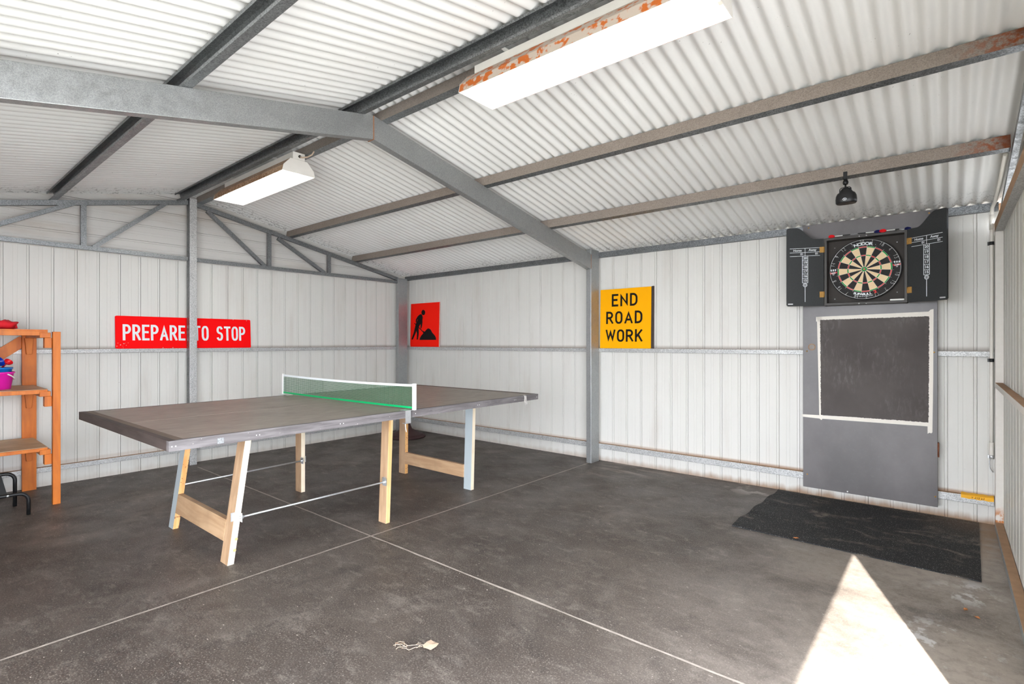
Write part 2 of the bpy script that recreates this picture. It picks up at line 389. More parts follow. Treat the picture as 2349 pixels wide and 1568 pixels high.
def obj(name, bm, mats, parent=None, at=None, world=False, bevel=0.0, kind=None):
    """one mesh object; at: origin in world space, world: coordinates are world ones under an unrotated parent"""
    bmesh.ops.recalc_face_normals(bm, faces=bm.faces)
    if at is not None: bmesh.ops.translate(bm, verts=bm.verts, vec=-Vector(at))
    if world and parent is not None: bmesh.ops.translate(bm, verts=bm.verts, vec=-Vector(WL[parent.name]))
    me = bpy.data.meshes.new(name); bm.to_mesh(me); bm.free()
    for m in (mats if isinstance(mats, (list, tuple)) else [mats]): me.materials.append(m)
    o = bpy.data.objects.new(name, me); C.objects.link(o)
    if at is not None: o.location = at
    if world and parent is not None: WL[o.name] = WL[parent.name]
    if parent is not None: o.parent = parent
    if bevel:
        b = o.modifiers.new('bevel', 'BEVEL'); b.width = bevel; b.segments = 2; b.limit_method = 'ANGLE'; b.angle_limit = math.radians(40)
    if kind: o['kind'] = kind
    return o
WL = {}
def tag(o, label, cat, group=None):
    o['label'] = label; o['category'] = cat
    if group: o['group'] = group
    return o
def thing(name, label, cat, loc=(0, 0, 0), group=None, mat=None):
    o = bpy.data.objects.new(name, None); C.objects.link(o); o.empty_display_size = 0.1
    if mat is not None: o.matrix_world = mat; WL[o.name] = mat.translation.copy()
    else: o.location = loc; WL[o.name] = Vector(loc)
    return tag(o, label, cat, group)
NB = bmesh.new
def plane_mat(origin, u, v):
    u = Vector(u).normalized(); v = Vector(v); v = (v - u * v.dot(u)).normalized(); n = u.cross(v)
    return Matrix(((u.x, v.x, n.x, origin[0]), (u.y, v.y, n.y, origin[1]), (u.z, v.z, n.z, origin[2]), (0, 0, 0, 1)))
def bm_text(bm, s, size, x, y, z, depth=0.0008, align='CENTER', rot=0.0, sx=1.0, mi=0, shear=0.0, offset=0.0):
    cu = bpy.data.curves.new('t', 'FONT'); cu.body = s; cu.size = size; cu.align_x = align; cu.align_y = 'CENTER'
    cu.extrude = depth / 2; cu.shear = shear; cu.resolution_u = 4; cu.offset = offset
    o = bpy.data.objects.new('t', cu); C.objects.link(o)
    dg = bpy.context.evaluated_depsgraph_get(); dg.update()
    me = bpy.data.meshes.new_from_object(o.evaluated_get(dg))
    n0 = len(bm.verts); f0 = len(bm.faces)
    bm.from_mesh(me); bm.verts.ensure_lookup_table(); bm.faces.ensure_lookup_table()
    T = Matrix.Translation((x, y, z)) @ Matrix.Rotation(rot, 4, 'Z') @ Matrix.Diagonal((sx, 1, 1, 1))
    bmesh.ops.transform(bm, matrix=T, verts=bm.verts[n0:])
    for f in bm.faces[f0:]: f.material_index = mi
    bpy.data.objects.remove(o); bpy.data.curves.remove(cu); bpy.data.meshes.remove(me)

# ---------------------------------------------------------------- setting: floor, walls, roof
bm = NB(); bm_box(bm, (-0.05, WY - 0.05, -0.15), (NX + 0.03, 0.05, 0.0)); obj('floor', bm, M_floor, kind='structure')
bm = NB(); bm_box(bm, (-14, -22, -0.30), (24, 14, -0.12)); obj('ground', bm, M_ground, kind='structure')
bm = NB()
random.seed(3)
def joint(p, q, w):
    p, q = Vector(p), Vector(q); n = 60; t = (q - p).normalized(); s = Vector((-t.y, t.x, 0)); prev = None
    for i in range(n + 1):
        c = p.lerp(q, i / n); ww = w * (0.7 + 0.6 * random.random()); j = (random.random() - 0.5) * 0.003
        cur = [bm.verts.new(c + s * (k * ww / 2 + j) + Vector((0, 0, 0.0012))) for k in (-1, 1)]
        if prev: bm.faces.new((prev[0], cur[0], cur[1], prev[1]))
        prev = cur
joint((3.145, WY + 0.02, 0), (3.145, -0.2, 0), 0.012)
obj('trim_1', bm, M_joint, kind='structure')
bm = NB(); joint((0.25, -2.826, 0), (6.18, -2.826, 0), 0.012); obj('trim_2', bm, M_joint, kind='structure')

def panel_profile(a0, a1, pitch, phase, rib=0.018, dep=0.014, swage=True):
    """(along, depth) outline of a cladding sheet: narrow ribs pressed outwards, a faint double swage mid pan"""
    pts = [(a0, 0.0)]
    k = math.floor((a0 - phase) / pitch)
    while True:
        c = phase + k * pitch
        if c - rib > a1: break
        h = rib / 2
        seq = [(c - h - 0.0022, 0), (c - h - 0.001, 0.4), (c - h + 0.001, 0.4), (c - h + 0.0022, 0.12), (c + h - 0.0022, 0.12), (c + h - 0.002, 1), (c + h + 0.002, 1), (c + h + 0.0022, 0)]
        if swage:
            m = c + pitch / 2
            seq += [(m - 0.015, 0), (m - 0.0125, 0.07), (m - 0.010, 0.0), (m + 0.010, 0.0), (m + 0.0125, 0.07), (m + 0.015, 0)]
        for u, d in seq:
            if a0 < u < a1: pts.append((u, -d * dep))
        k += 1
    pts.append((a1, 0.0))
    return pts
def clad(name, prof, fn, lo, hi, mat):
    """fn(along, depth, across) -> world point; lo/hi may be functions of along"""
    bm = NB(); prev = None
    for u, d in prof:
        l = lo(u) if callable(lo) else lo; h = hi(u) if callable(hi) else hi
        cur = [bm.verts.new(fn(u, d, l)), bm.verts.new(fn(u, d, h))]
        if prev: bm.faces.new((prev[0], cur[0], cur[1], prev[1]))
        prev = cur
    o = obj(name, bm, mat, kind='structure')
    s = o.modifiers.new('thickness', 'SOLIDIFY'); s.thickness = 0.0012; s.offset = 0
    return o
# far gable, lower sheets
clad('wall_left', panel_profile(WY, 0.0, 0.1592, -2.291), lambda u, d, z: (d, u, z), -0.02, 2.08, M_wall)
# far gable, upper sheets run horizontally
prof = panel_profile(2.02, 2.76, 0.156, 2.369)
bm = NB(); prev = None
for z, d in prof:
    hw = max(0.02, (2.79 - z) / SL) if z > 2.2 else 2.86
    hw = min(hw, 2.84)
    cur = [bm.verts.new((-0.035 + d, RY - hw, z)), bm.verts.new((-0.035 + d, RY + hw, z))]
    if prev: bm.faces.new((prev[0], cur[0], cur[1], prev[1]))
    prev = cur
obj('wall_left_gable', bm, M_gable, kind='structure')
# side wall with the signs
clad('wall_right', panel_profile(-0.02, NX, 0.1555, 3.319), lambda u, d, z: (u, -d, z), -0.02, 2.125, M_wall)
# near gable: fixed bay on the right of the doorway
clad('wall_near', panel_profile(-2.93, 0.0, 0.168, -0.26, 0.016, 0.008), lambda u, d, z: (NX - d, u, z), 0.0, 2.0, M_wall_near)
bm = NB(); prev = None
for z, d in panel_profile(2.05, 2.76, 0.156, 2.369):
    hw = min(2.84, max(0.02, (2.79 - z) / SL) if z > 2.2 else 2.84)
    cur = [bm.verts.new((NX + 0.03 - d, RY - hw, z)), bm.verts.new((NX + 0.03 - d, RY + hw, z))]
    if prev: bm.faces.new((prev[0], cur[0], cur[1], prev[1]))
    prev = cur
obj('wall_near_gable', bm, M_gable, kind='structure')
# rear side wall, behind the photographer, with an open sheeting
clad('wall_rear', panel_profile(-0.02, 3.25, 0.1555, 3.319), lambda u, d, z: (u, WY + d, z), -0.02, 2.125, M_wall)
# second rear-side bay is open; unseen outer roof added to keep the sun out
bm = NB(); prev = None
for i in range(12 * 52):
    x = 2.9 + 4.6 * i / (12 * 52 - 1); z = 0.0085 * math.cos(2 * math.pi * x / 0.0762)
    cur = [bm.verts.new((x, WY - 0.13, 2.235 + z)), bm.verts.new((x, WY - 2.35, 2.10 + z))]
    if prev: bm.faces.new((prev[0], cur[0], cur[1], prev[1]))
    prev = cur
o = obj('sun_block_roof', bm, M_roof, kind='structure'); sm_ = o.modifiers.new('thickness', 'SOLIDIFY'); sm_.thickness = 0.0012

# roof: corrugated sheets, 762 mm cover, laps visible
bm = NB()
PITCH, AMP = 0.0762, 0.0105
def roof_z(y): return rt(y) + 0.079 + AMP
for side in (1, -1):
    y0, y1 = RY + side * 0.012, RY + side * 2.95
    xs = -0.12; k = 0
    while xs < 6.28:
        xe = min(xs + 0.762 + 0.030, 6.30); n = int((xe - xs) / PITCH * 12); prev = None
        lift = 0.0016 * (k % 2)
        for i in range(n + 1):
            x = xs + (xe - xs) * i / n; z = AMP * math.cos(2 * math.pi * x / PITCH) + lift
            cur = [bm.verts.new((x, y, roof_z(y) + z)) for y in (y0, y1)]
            if prev:
                f = bm.faces.new((prev[0], cur[0], cur[1], prev[1])); f.smooth = True
            prev = cur
        xs += 0.762; k += 1
obj('ceiling', bm, M_roof, kind='structure')
bm = NB()
for side in (1, -1):
    bm_hex(bm, [(-0.12, RY, 2.805), (6.30, RY, 2.805), (6.30, RY + side * 0.17, 2.775), (-0.12, RY + side * 0.17, 2.775)],
           [(-0.12, RY, 2.807), (6.30, RY, 2.807), (6.30, RY + side * 0.17, 2.777), (-0.12, RY + side * 0.17, 2.777)])
obj('trim_3', bm, M_roof, kind='structure')       # ridge capping
bm = NB(); bm_box(bm, (-0.1, 0.05, 2.08), (6.3, 0.053, 2.186)); bm_box(bm, (-0.1, 0.053, 2.08), (6.3, 0.17, 2.083)); bm_box(bm, (-0.1, 0.167, 2.08), (6.3, 0.17, 2.17)); obj('sky_block_gutter', bm, M_dirttop, kind='structure')  # unseen outer gutter, added to block sky light in the eave gaps
bm = NB(); bm_box(bm, (-0.035, WY, 2.06), (0.012, 0, 2.068)); obj('trim_4', bm, M_gable, kind='structure')

# ---------------------------------------------------------------- steel frame
def c_purlin(bm, x0, x1, yw, side, h=0.076, fl=0.048, lip=0.013, th=0.0025, zoff=0.0):
    """C section on the rafters; web at yw, open towards the eave. faces: 0 web/dusty, 1 flange/galvanised"""
    t = Vector((0, side, -SL)).normalized(); n = Vector((0, side * SL, 1)).normalized()
    o = Vector((0, yw, rt(yw) + zoff))
    out = [o, o + t * fl, o + t * fl + n * lip, o + t * (fl - th) + n * lip, o + t * (fl - th) + n * th, o + t * th + n * th,
           o + t * th + n * (h - th), o + t * (fl - th) + n * (h - th), o + t * (fl - th) + n * (h - lip), o + t * fl + n * (h - lip), o + t * fl + n * h, o + n * h]
    a = [bm.verts.new(p + Vector((x0, 0, 0))) for p in out]; b = [bm.verts.new(p + Vector((x1, 0, 0))) for p in out]
    m = len(out)
    for i in range(m):
        j = (i + 1) % m
        f = bm.faces.new((a[i], a[j], b[j], b[i])); f.material_index = 0 if i in (m - 1, 11) else 1
    bm.faces.new(a[::-1]); bm.faces.new(b)
for yw, side, mats, lab in (
    (-1.806, 1, [M_dusty_r, M_galv_d], 'long dusty steel purlin with rusty end, upper one on the dartboard side of the roof'),
    (-0.928, 1, [M_dusty_r, M_galv_d], 'long dusty steel purlin with rusty end, lower one above the dartboard, carrying the black spotlight'),
    (RY + 0.062, 1, [M_dusty, M_galv], 'brown dusty steel purlin just right of the ridge, beside the light fittings'),
    (RY - 0.062, -1, [M_galv_d, M_galv_d], 'dark speckled steel purlin just left of the ridge'),
    (-3.863, -1, [M_galv_d, M_galv], 'open-sided dark steel purlin crossing the left half of the roof'),
    (-4.75, -1, [M_galv_d, M_galv], 'steel purlin lowest on the left roof slope')):
    bm = NB(); c_purlin(bm, 0.012, 6.235, yw, side)
    tag(obj('roof_purlin', bm, mats, at=(3.1, yw, rt(yw))), lab, 'purlin', 'steel purlins under the roof sheets')
bm = NB(); bm_box(bm, (0.0, -0.046, 2.119), (6.235, -0.002, 2.173))
tag(obj('eave_beam', bm, M_galv_d, at=(3.1, -0.02, 2.119)), 'galvanised eave beam along the top of the wall with the dartboard', 'beam')
bm = NB(); bm_box(bm, (0.05, WY + 0.002, 2.119), (6.235, WY + 0.046, 2.173))
tag(obj('eave_beam', bm, M_galv_d, at=(3.1, WY + 0.02, 2.119)), 'galvanised eave beam along the top of the wall behind the viewer', 'beam')

# portal frame
PX0, PX1 = 3.119, 3.177
pf = thing('portal_frame', 'grey galvanised portal frame with welded apex spanning the middle of the shed', 'steel frame', (3.148, -0.12, 0))
bm = NB(); bm_box(bm, (PX0, -0.198, 0), (PX1, -0.043, 2.19)); obj('column', bm, M_frame, pf, world=True, bevel=0.004)
bm = NB(); bm_box(bm, (PX0, WY + 0.043, 0), (PX1, WY + 0.198, 2.19)); obj('column', bm, M_frame, pf, world=True, bevel=0.004)
for s in (1, -1):
    ye = RY + s * (abs(RY) - 0.196)
    bm = NB()
    a = [(PX0, RY, 2.525), (PX1, RY, 2.525), (PX1, ye, rt(ye) - 0.151), (PX0, ye, rt(ye) - 0.151)]
    b = [(PX0, RY, 2.676), (PX1, RY, 2.676), (PX1, ye, rt(ye)), (PX0, ye, rt(ye))]
    bm_hex(bm, a, b); obj('rafter', bm, M_frame, pf, world=True, bevel=0.003)
bm = NB(); bm_box(bm, (PX1 - 0.002, RY - 0.004, 2.524), (PX1 + 0.002, RY + 0.003, 2.672)); bm_box(bm, (PX0, RY - 0.003, 2.521), (PX1, RY + 0.003, 2.527))
obj('weld_seam', bm, M_weld, pf, world=True)
bm = NB(); bm_box(bm, (PX1 - 0.002, -0.2, 1.99), (PX1 + 0.0015, -0.194, 2.132))
obj('weld_seam', bm, M_weld, pf, world=True)

# gable wall posts and girts
def post(name, a, b, mats, lab, plus_x=None):
    bm = NB(); fs = bm_box(bm, a, b)
    if plus_x is not None: fs[3].material_index = 1; fs[4].material_index = 0
    return tag(obj(name, bm, mats, at=((a[0] + b[0]) / 2, (a[1] + b[1]) / 2, a[2]), bevel=0.004), lab, 'post')
post('gable_post', (0.045, -2.856, 0), (0.127, -2.787, 2.688), [M_galv_d, M_galv_l], 'speckled galvanised post in the middle of the left wall, in front of the red sign', 1)
post('corner_post', (0.045, -0.238, 0), (0.104, -0.085, 2.13), [M_frame], 'grey steel post in the far corner beside the red digging sign')
post('corner_post', (6.214, -0.10, 0), (6.262, -0.046, 1.97), [M_postl], 'pale painted post at the right edge beside the ribbed panel')
def girt(a, b, mats, lab, along):
    bm = NB(); fs = bm_box(bm, a, b); fs[1].material_index = 1
    return tag(obj('wall_girt', bm, mats, at=tuple((p + q) / 2 for p, q in zip(a, b)), bevel=0.003), lab, 'girt', 'steel girts around the walls')
GM = [M_galv_l, M_dirttop]
girt((0.001, WY + 0.05, 1.140), (0.041, -0.002, 1.178), GM, 'galvanised rail halfway up the left wall, under the long red sign', 'y')
girt((0.001, WY + 0.05, 0.128), (0.041, -0.002, 0.170), GM, 'galvanised rail near the foot of the left wall, behind the table', 'y')
girt((0.043, -0.041, 1.136), (6.212, -0.001, 1.175), GM, 'galvanised rail halfway up the right wall, under the yellow sign', 'x')
girt((0.043, -0.041, 0.131), (6.212, -0.001, 0.185), GM, 'galvanised rail near the foot of the right wall, ending in yellow tape', 'x')
girt((6.213, -2.92, 0.934), (6.253, -0.047, 0.968), [M_postl, M_dirttop], 'dust-topped rail halfway up the ribbed panel at the right edge', 'y')
girt((6.211, -2.92, 0.0), (6.253, -0.09, 0.045), [M_frame, M_dirttop], 'dirt-covered sill rail along the floor under the ribbed panel at the right edge', 'y')

# far gable truss
gt = thing('gable_truss', 'galvanised truss of chords and struts across the top of the left wall', 'truss', (0.065, RY, 2.07))
TX0, TX1 = 0.045, 0.086
for s in (1, -1):
    bm = NB(); ya, ye = (-2.786 if s > 0 else -2.857), RY + s * 2.60
    d = 0.043
    bm_hex(bm, [(TX0, ya, rt(ya) - d), (TX1, ya, rt(ya) - d), (TX1, ye, rt(ye) - d), (TX0, ye, rt(ye) - d)], [(TX0, ya, rt(ya)), (TX1, ya, rt(ya)), (TX1, ye, rt(ye)), (TX0, ye, rt(ye))])
    obj('top_chord', bm, M_galv, gt, world=True)
    bm = NB(); bm_box(bm, (TX0, ya, 2.062), (TX1, RY + s * 2.6, 2.098)); obj('bottom_chord', bm, M_galv, gt, world=True)
    for dy in ((0.80, 1.545) if s > 0 else (0.857, 1.56)):
        y = RY + s * dy; bm = NB(); bm_box(bm, (TX0 + 0.002, y - 0.02, 2.096), (TX1 - 0.002, y + 0.02, rt(y) - 0.040)); obj('strut', bm, M_galv, gt, world=True)
    for (a, za, b, zb) in (((0.155, 2.60, 0.755, 2.092), (0.90, 2.43, 1.49, 2.092)) if s > 0 else ((0.215, 2.605, 0.785, 2.092), (0.93, 2.455, 1.52, 2.125))):
        bm = NB(); bm_beam(bm, ((TX0 + TX1) / 2, RY + s * a, za), ((TX0 + TX1) / 2, RY + s * b, zb), 0.036, 0.036, (1, 0, 0)); obj('diagonal_brace', bm, M_galv, gt, world=True)
# near gable: lintel rail and roof chord
bm = NB(); fs = bm_box(bm, (6.213, WY + 0.05, 1.969), (6.255, -0.05, 2.03)); fs[5].material_index = 1
tag(obj('lintel_rail', bm, [M_galv_l, M_dirttop], at=(6.234, -2.8, 1.969)), 'grey rail with rusty dusty face above the ribbed panel at the right edge', 'beam')
nt = thing('roof_edge_chord', 'grey sloping steel chord at the right edge of the roof', 'truss', (6.25, RY, 2.6))
for s in (1, -1):
    bm = NB(); ya, ye = RY, RY + s * 2.78; d = 0.045
    bm_hex(bm, [(6.238, ya, rt(ya) - d), (6.265, ya, rt(ya) - d), (6.265, ye, rt(ye) - d), (6.238, ye, rt(ye) - d)], [(6.238, ya, rt(ya)), (6.265, ya, rt(ya)), (6.265, ye, rt(ye)), (6.238, ye, rt(ye))])
    obj('chord', bm, M_galv_d, nt, world=True)
post('door_post', (6.213, -2.987, 0), (6.262, -2.922, 2.62), [M_postl], 'painted post beside the open doorway at the near end')
post('door_post', (6.213, WY + 0.05, 0), (6.262, WY + 0.11, 1.97), [M_postl], 'painted post at the far jamb of the open doorway')

# ---------------------------------------------------------------- stroke letters for the road signs
def glyph(ch):
    if ch == 'P': return 0.56, [[(0, 0), (0, 1)], [(0, 1), (0.26, 1)] + arc(0.26, 0.735, 0.30, 0.265, 90, -90, 12) + [(0, 0.47)]]
    if ch == 'R': return 0.58, [[(0, 0), (0, 1)], [(0, 1), (0.26, 1)] + arc(0.26, 0.735, 0.29, 0.265, 90, -90, 12) + [(0, 0.47)], [(0.27, 0.47), (0.58, 0)]]
    if ch == 'E': return 0.50, [[(0.50, 1), (0, 1), (0, 0), (0.50, 0)], [(0, 0.53), (0.42, 0.53)]]
    if ch == 'A': return 0.66, [[(0, -0.0), (0.33, 1.0), (0.66, -0.0)], [(0.12, 0.28), (0.54, 0.28)]]
    if ch == 'T': return 0.56, [[(0, 1), (0.56, 1)], [(0.28, 1), (0.28, 0)]]
    if ch == 'O': return 0.58, [arc(0.29, 0.70, 0.29, 0.32, 0, 180, 12) + arc(0.29, 0.30, 0.29, 0.32, 180, 360, 12), 'closed']
    if ch == 'S': return 0.55, [arc(0.275, 0.75, 0.26, 0.27, 18, 180, 10) + [(0.05, 0.62), (0.46, 0.42)][:0] + arc(0.275, 0.75, 0.26, 0.22, 180, 245, 4)[1:] + arc(0.275, 0.26, 0.275, 0.27, 62, 0, 5) + arc(0.275, 0.26, 0.275, 0.28, 0, -162, 10)[1:]]
    if ch == 'N': return 0.58, [[(0, 0), (0, 1), (0.58, 0), (0.58, 1)]]
    if ch == 'D': return 0.58, [[(0, 1), (0, 0), (0.22, 0)] + arc(0.22, 0.36, 0.36, 0.36, -90, 0, 8) + arc(0.22, 0.64, 0.36, 0.36, 0, 90, 8), 'closed']
    if ch == 'W': return 0.86, [[(0, 1), (0.2, 0), (0.43, 0.92), (0.66, 0), (0.86, 1)]]
    if ch == 'K': return 0.58, [[(0, 0), (0, 1)], [(0.54, 1), (0.05, 0.40)], [(0.22, 0.57), (0.56, 0)]]
    return 0.3, []
def stroke_text(parent, m, s, x0, x1, y0, h, w, z0, z1, gap=0.22, space=0.42):
    """letters of height h (outer) from x0 to x1"""
    hh = h - w; tot = 0
    for i, ch in enumerate(s): tot += (space if ch == ' ' else glyph(ch)[0]) + (gap if i < len(s) - 1 else 0)
    sc = (x1 - x0 - w) / tot; x = x0 + w / 2
    for ch in s:
        if ch == ' ': x += (space + gap) * sc; continue
        bm = NB(); nk = 0; wd, strokes = glyph(ch); closed = 'closed' in strokes
        for st in strokes:
            if st == 'closed': continue
            pts = [(x + px * sc, y0 + w / 2 + py * hh) for px, py in st]
            if not closed and ch != 'S':      # square ends reach the outer height
                for e, f in ((0, 1), (-1, -2)):
                    d = Vector(pts[e]) - Vector(pts[f])
                    pts[e] = tuple(Vector(pts[e]) + d.normalized() * w / 2)
            q = [pts[0]]
            for p in pts[1:]:
                if (Vector(p) - Vector(q[-1])).length > 1e-5: q.append(p)
            if closed and (Vector(q[0]) - Vector(q[-1])).length < 1e-4: q.pop()
            bm_ribbon(bm, q, w, z0, z1 + 0.00018 * nk, closed=closed, ylim=(y0, y0 + h), kmax=6.0); nk += 1
        obj('letter', bm, m, parent)
        x += (wd + gap) * sc
def rrect(w, h, r, n=5):
    return arc(w - r, r, r, r, -90, 0, n) + arc(w - r, h - r, r, r, 0, 90, n) + arc(r, h - r, r, r, 90, 180, n) + arc(r, r, r, r, 180, 270, n)

# long red sign on the left wall rail
M = plane_mat((0.034, -3.442, 1.179), (0, 1, 0), (-0.055, 0, 1))
t = thing('road_sign', 'long red PREPARE TO STOP sign leaning on the left wall rail', 'sign', mat=M)
bm = NB(); bm_poly(bm, rrect(1.228, 0.308, 0.012), -0.012, 0); 
o = obj('panel', bm, [M_red, M_signback], t)
for p in o.data.polygons: p.material_index = 0 if abs(p.normal.z) > 0.9 else 0
stroke_text(t, M_letterw, 'PREPARE TO STOP', 0.056, 1.170, 0.077, 0.152, 0.0205, 0, 0.0012, 0.40, 0.42)
random.seed(5)
for k in range(14):
    px, py = (random.uniform(0.004, 0.1), random.uniform(0.006, 0.06)) if k < 9 else (random.uniform(0.05, 1.2), random.choice([0.298, 0.302, 0.006]))
    q = random.uniform(0.002, 0.006); bm = NB()
    bm_poly(bm, [(px + q * random.uniform(0.6, 1.4) * math.cos(a), py + q * 0.7 * random.uniform(0.6, 1.4) * math.sin(a)) for a in [i * 1.0472 for i in range(6)]], 0, 0.0008)
    obj('paint_chip', bm, M_signedge, t)

# square red sign with the digging figure, on the right wall rail
M = plane_mat((0.106, -0.036, 1.176), (1, 0, 0), (0.045, 0.025, 1))
t = thing('road_sign', 'square red sign with a black digging figure in the far corner', 'sign', mat=M)
SW, SH = 0.600, 0.606
bm = NB(); bm_poly(bm, rrect(SW, SH, 0.006, 3), -0.018, 0); o = obj('panel', bm, [M_redo, M_signedge], t)
for p in o.data.polygons:
    if p.normal.x > 0.9: p.material_index = 1
def dg(x, y):
    v = 1 - (y - 205) / 390.0; xl = 207 + 15 * v; xr = 460 + 28 * v
    return ((x - xl) / (xr - xl) * SW, v * SH)
bm = NB()
nf = [0]
def fig(pts): nf[0] += 1; bm_poly(bm, [dg(*p) for p in pts], 0, 0.001 + 0.00015 * nf[0])
fig([(337 + 17 * math.cos(a), 289 + 24 * math.sin(a)) for a in [i * math.pi / 10 for i in range(20)]])
fig([(305, 304), (319, 302), (328, 318), (330, 335), (324, 372), (300, 402), (289, 425), (262, 420), (262, 398), (266, 384), (284, 352), (283, 345), (272, 372), (264, 377), (266, 350), (284, 320)])
fig([(328, 325), (326, 378), (321, 410), (314, 433), (307, 431), (309, 395), (312, 350)])
fig([(262, 398), (289, 420), (290, 470), (280, 531), (269, 531), (273, 475), (268, 450), (262, 470), (232, 532), (221, 527), (244, 465)])
fig([(254, 379), (332, 459), (328, 466), (250, 384)])
fig([(324, 458), (333, 454), (344, 463), (336, 478), (330, 472)])
fig([(295, 534), (300, 515), (312, 495), (336, 470), (358, 445), (374, 432), (386, 434), (398, 444), (410, 470), (432, 497), (439, 515), (440, 534)])
obj('digging_figure', bm, M_letterb, t)
bm = NB()
for k in range(4):
    x = -0.012 + 0.004 * k
    bm_tube(bm, [(x, 0.04, -0.01), (x - 0.004 + 0.003 * k, 0.02, 0.0), (x + 0.003, -0.005 - 0.006 * k, -0.002)], 0.0014, 5)
tag(obj('string_tie', bm, M_twine, at=None), 'frayed white string tied at the lower left corner of the digging sign', 'string').matrix_world = M

# yellow sign
M = plane_mat((3.186, -0.037, 1.176), (1, 0, 0), (0.030, 0.022, 1))
t = thing('road_sign', 'square yellow END ROAD WORK sign beside the steel column', 'sign', mat=M)
SW, SH = 0.566, 0.606
bm = NB(); bm_poly(bm, rrect(SW, SH, 0.006, 3), -0.024, 0); o = obj('panel', bm, [M_yellow, M_signback], t)
for p in o.data.polygons:
    if abs(p.normal.z) < 0.5: p.material_index = 1
stroke_text(t, M_letterb, 'END', 0.133, 0.420, 0.426, 0.128, 0.0205, 0, 0.001, 0.42)
stroke_text(t, M_letterb, 'ROAD', 0.070, 0.474, 0.249, 0.127, 0.0205, 0, 0.001, 0.40)
stroke_text(t, M_letterb, 'WORK', 0.066, 0.478, 0.066, 0.125, 0.0205, 0, 0.001, 0.36)
bm = NB(); bm_box(bm, (SW, 0.0, -0.026), (SW + 0.020, SH + 0.004, -0.006)); obj('edge_fold', bm, M_signback, t)

# ---------------------------------------------------------------- door slab used as a blackboard
sl = thing('door_slab', 'dark grey door slab fixed upright to the wall as a blackboard under the dartboard', 'board', (5.5, -0.06, 0.077))
bm = NB(); bm_box(bm, (5.077, -0.078, 0.077), (5.918, -0.0415, 2.172)); obj('slab', bm, M_slab, sl, world=True, bevel=0.002)
def on_slab(bm, pts, th):
    area = sum(a[0] * b[1] - b[0] * a[1] for a, b in zip(pts, pts[1:] + pts[:1]))
    if area < 0: pts = pts[::-1]
    bm_hex(bm, [(x, -0.0782, z) for x, z in pts], [(x, -0.0782 - th, z) for x, z in pts])
def rough_line(a, b, n, amp, seed):
    random.seed(seed); a, b = Vector(a), Vector(b); d = (b - a).normalized(); s = Vector((-d.y, d.x)); out = []
    for i in range(n): out.append(tuple(a.lerp(b, i / n) + s * random.uniform(-amp, amp)))
    return out
bm = NB()
inn = [(5.198, 1.412), (5.203, 0.664), (5.868, 0.668), (5.872, 1.420)]
pts = []
for i in range(4): pts += rough_line(inn[i], inn[(i + 1) % 4], 110, 0.0019, i + 3)
on_slab(bm, pts, 0.0019); obj('blackboard_paint', bm, M_chalk, sl, world=True)
for q in ([(5.176, 1.436), (5.212, 1.436), (5.214, 0.633), (5.206, 0.622), (5.192, 0.634)], [(5.17, 1.437), (5.885, 1.453), (5.885, 1.412), (5.17, 1.400)],
          [(5.868, 1.452), (5.880, 1.466), (5.896, 1.470), (5.894, 1.0), (5.889, 0.60), (5.882, 0.592), (5.874, 0.596), (5.862, 0.588), (5.862, 0.9)],
          [(5.068, 0.652), (5.075, 0.657), (5.868, 0.676), (5.872, 0.640), (5.2, 0.633), (5.075, 0.637)]):
    bm = NB(); on_slab(bm, q, 0.0007 + 0.0003 * q[0][1]); obj('masking_tape', bm, M_tape, sl, world=True)
bm = NB()
Mk = plane_mat((5.140, -0.0782, 1.198), (1, 0, 0), (0, 0, 1))
ring = [(0.0235 * math.cos(a), 0.0235 * math.sin(a)) for a in [i * math.pi / 12 for i in range(24)]]
bm_ribbon(bm, ring, 0.005, 0, 0.002, closed=True); bmesh.ops.transform(bm, matrix=Mk, verts=bm.verts); M_kn = plain('grey_hole_disc', (0.30, 0.275, 0.25), 0.8, 0, 0.3, 60); obj('knob_hole_rim', bm, plain('raw_wood_rim', (0.33, 0.17, 0.08), 0.7, 0, 0.4, 90), sl, world=True)
bm = NB(); bm_poly(bm, [(0.0205 * math.cos(a), 0.0205 * math.sin(a)) for a in [i * math.pi / 12 for i in range(24)]], 0, 0.0006)
bmesh.ops.transform(bm, matrix=Mk, verts=bm.verts); obj('knob_hole', bm, M_kn, sl, world=True)  # flat grey disc laid on the slab as the knob hole
for x, z, m in ((5.107, 0.18, M_brass), (5.105, 1.165, M_brass), (5.899, 1.165, M_brass), (5.118, 2.15, M_brass), (5.872, 2.15, M_brass), (5.38, 0.09, M_white), (5.905, 0.15, M_brass)):
    bm = NB(); bm_lathe(bm, [(0, 0.003), (0.004, 0.0025), (0.0055, 0)], 10); bmesh.ops.transform(bm, matrix=plane_mat((x, -0.0782, z), (1, 0, 0), (0, 0, 1)), verts=bm.verts)
    obj('screw_head', bm, m, sl, world=True)
bm = NB(); bm_box(bm, (5.9165, -0.079, 0.43), (5.925, -0.045, 0.53)); bm_tube(bm, [(5.922, -0.081, 0.43), (5.922, -0.081, 0.53)], 0.005, 8)
obj('hinge', bm, plain('rusted_hinge', (0.20, 0.07, 0.035), 0.7, 0.2, 0.4, 60), sl, world=True)

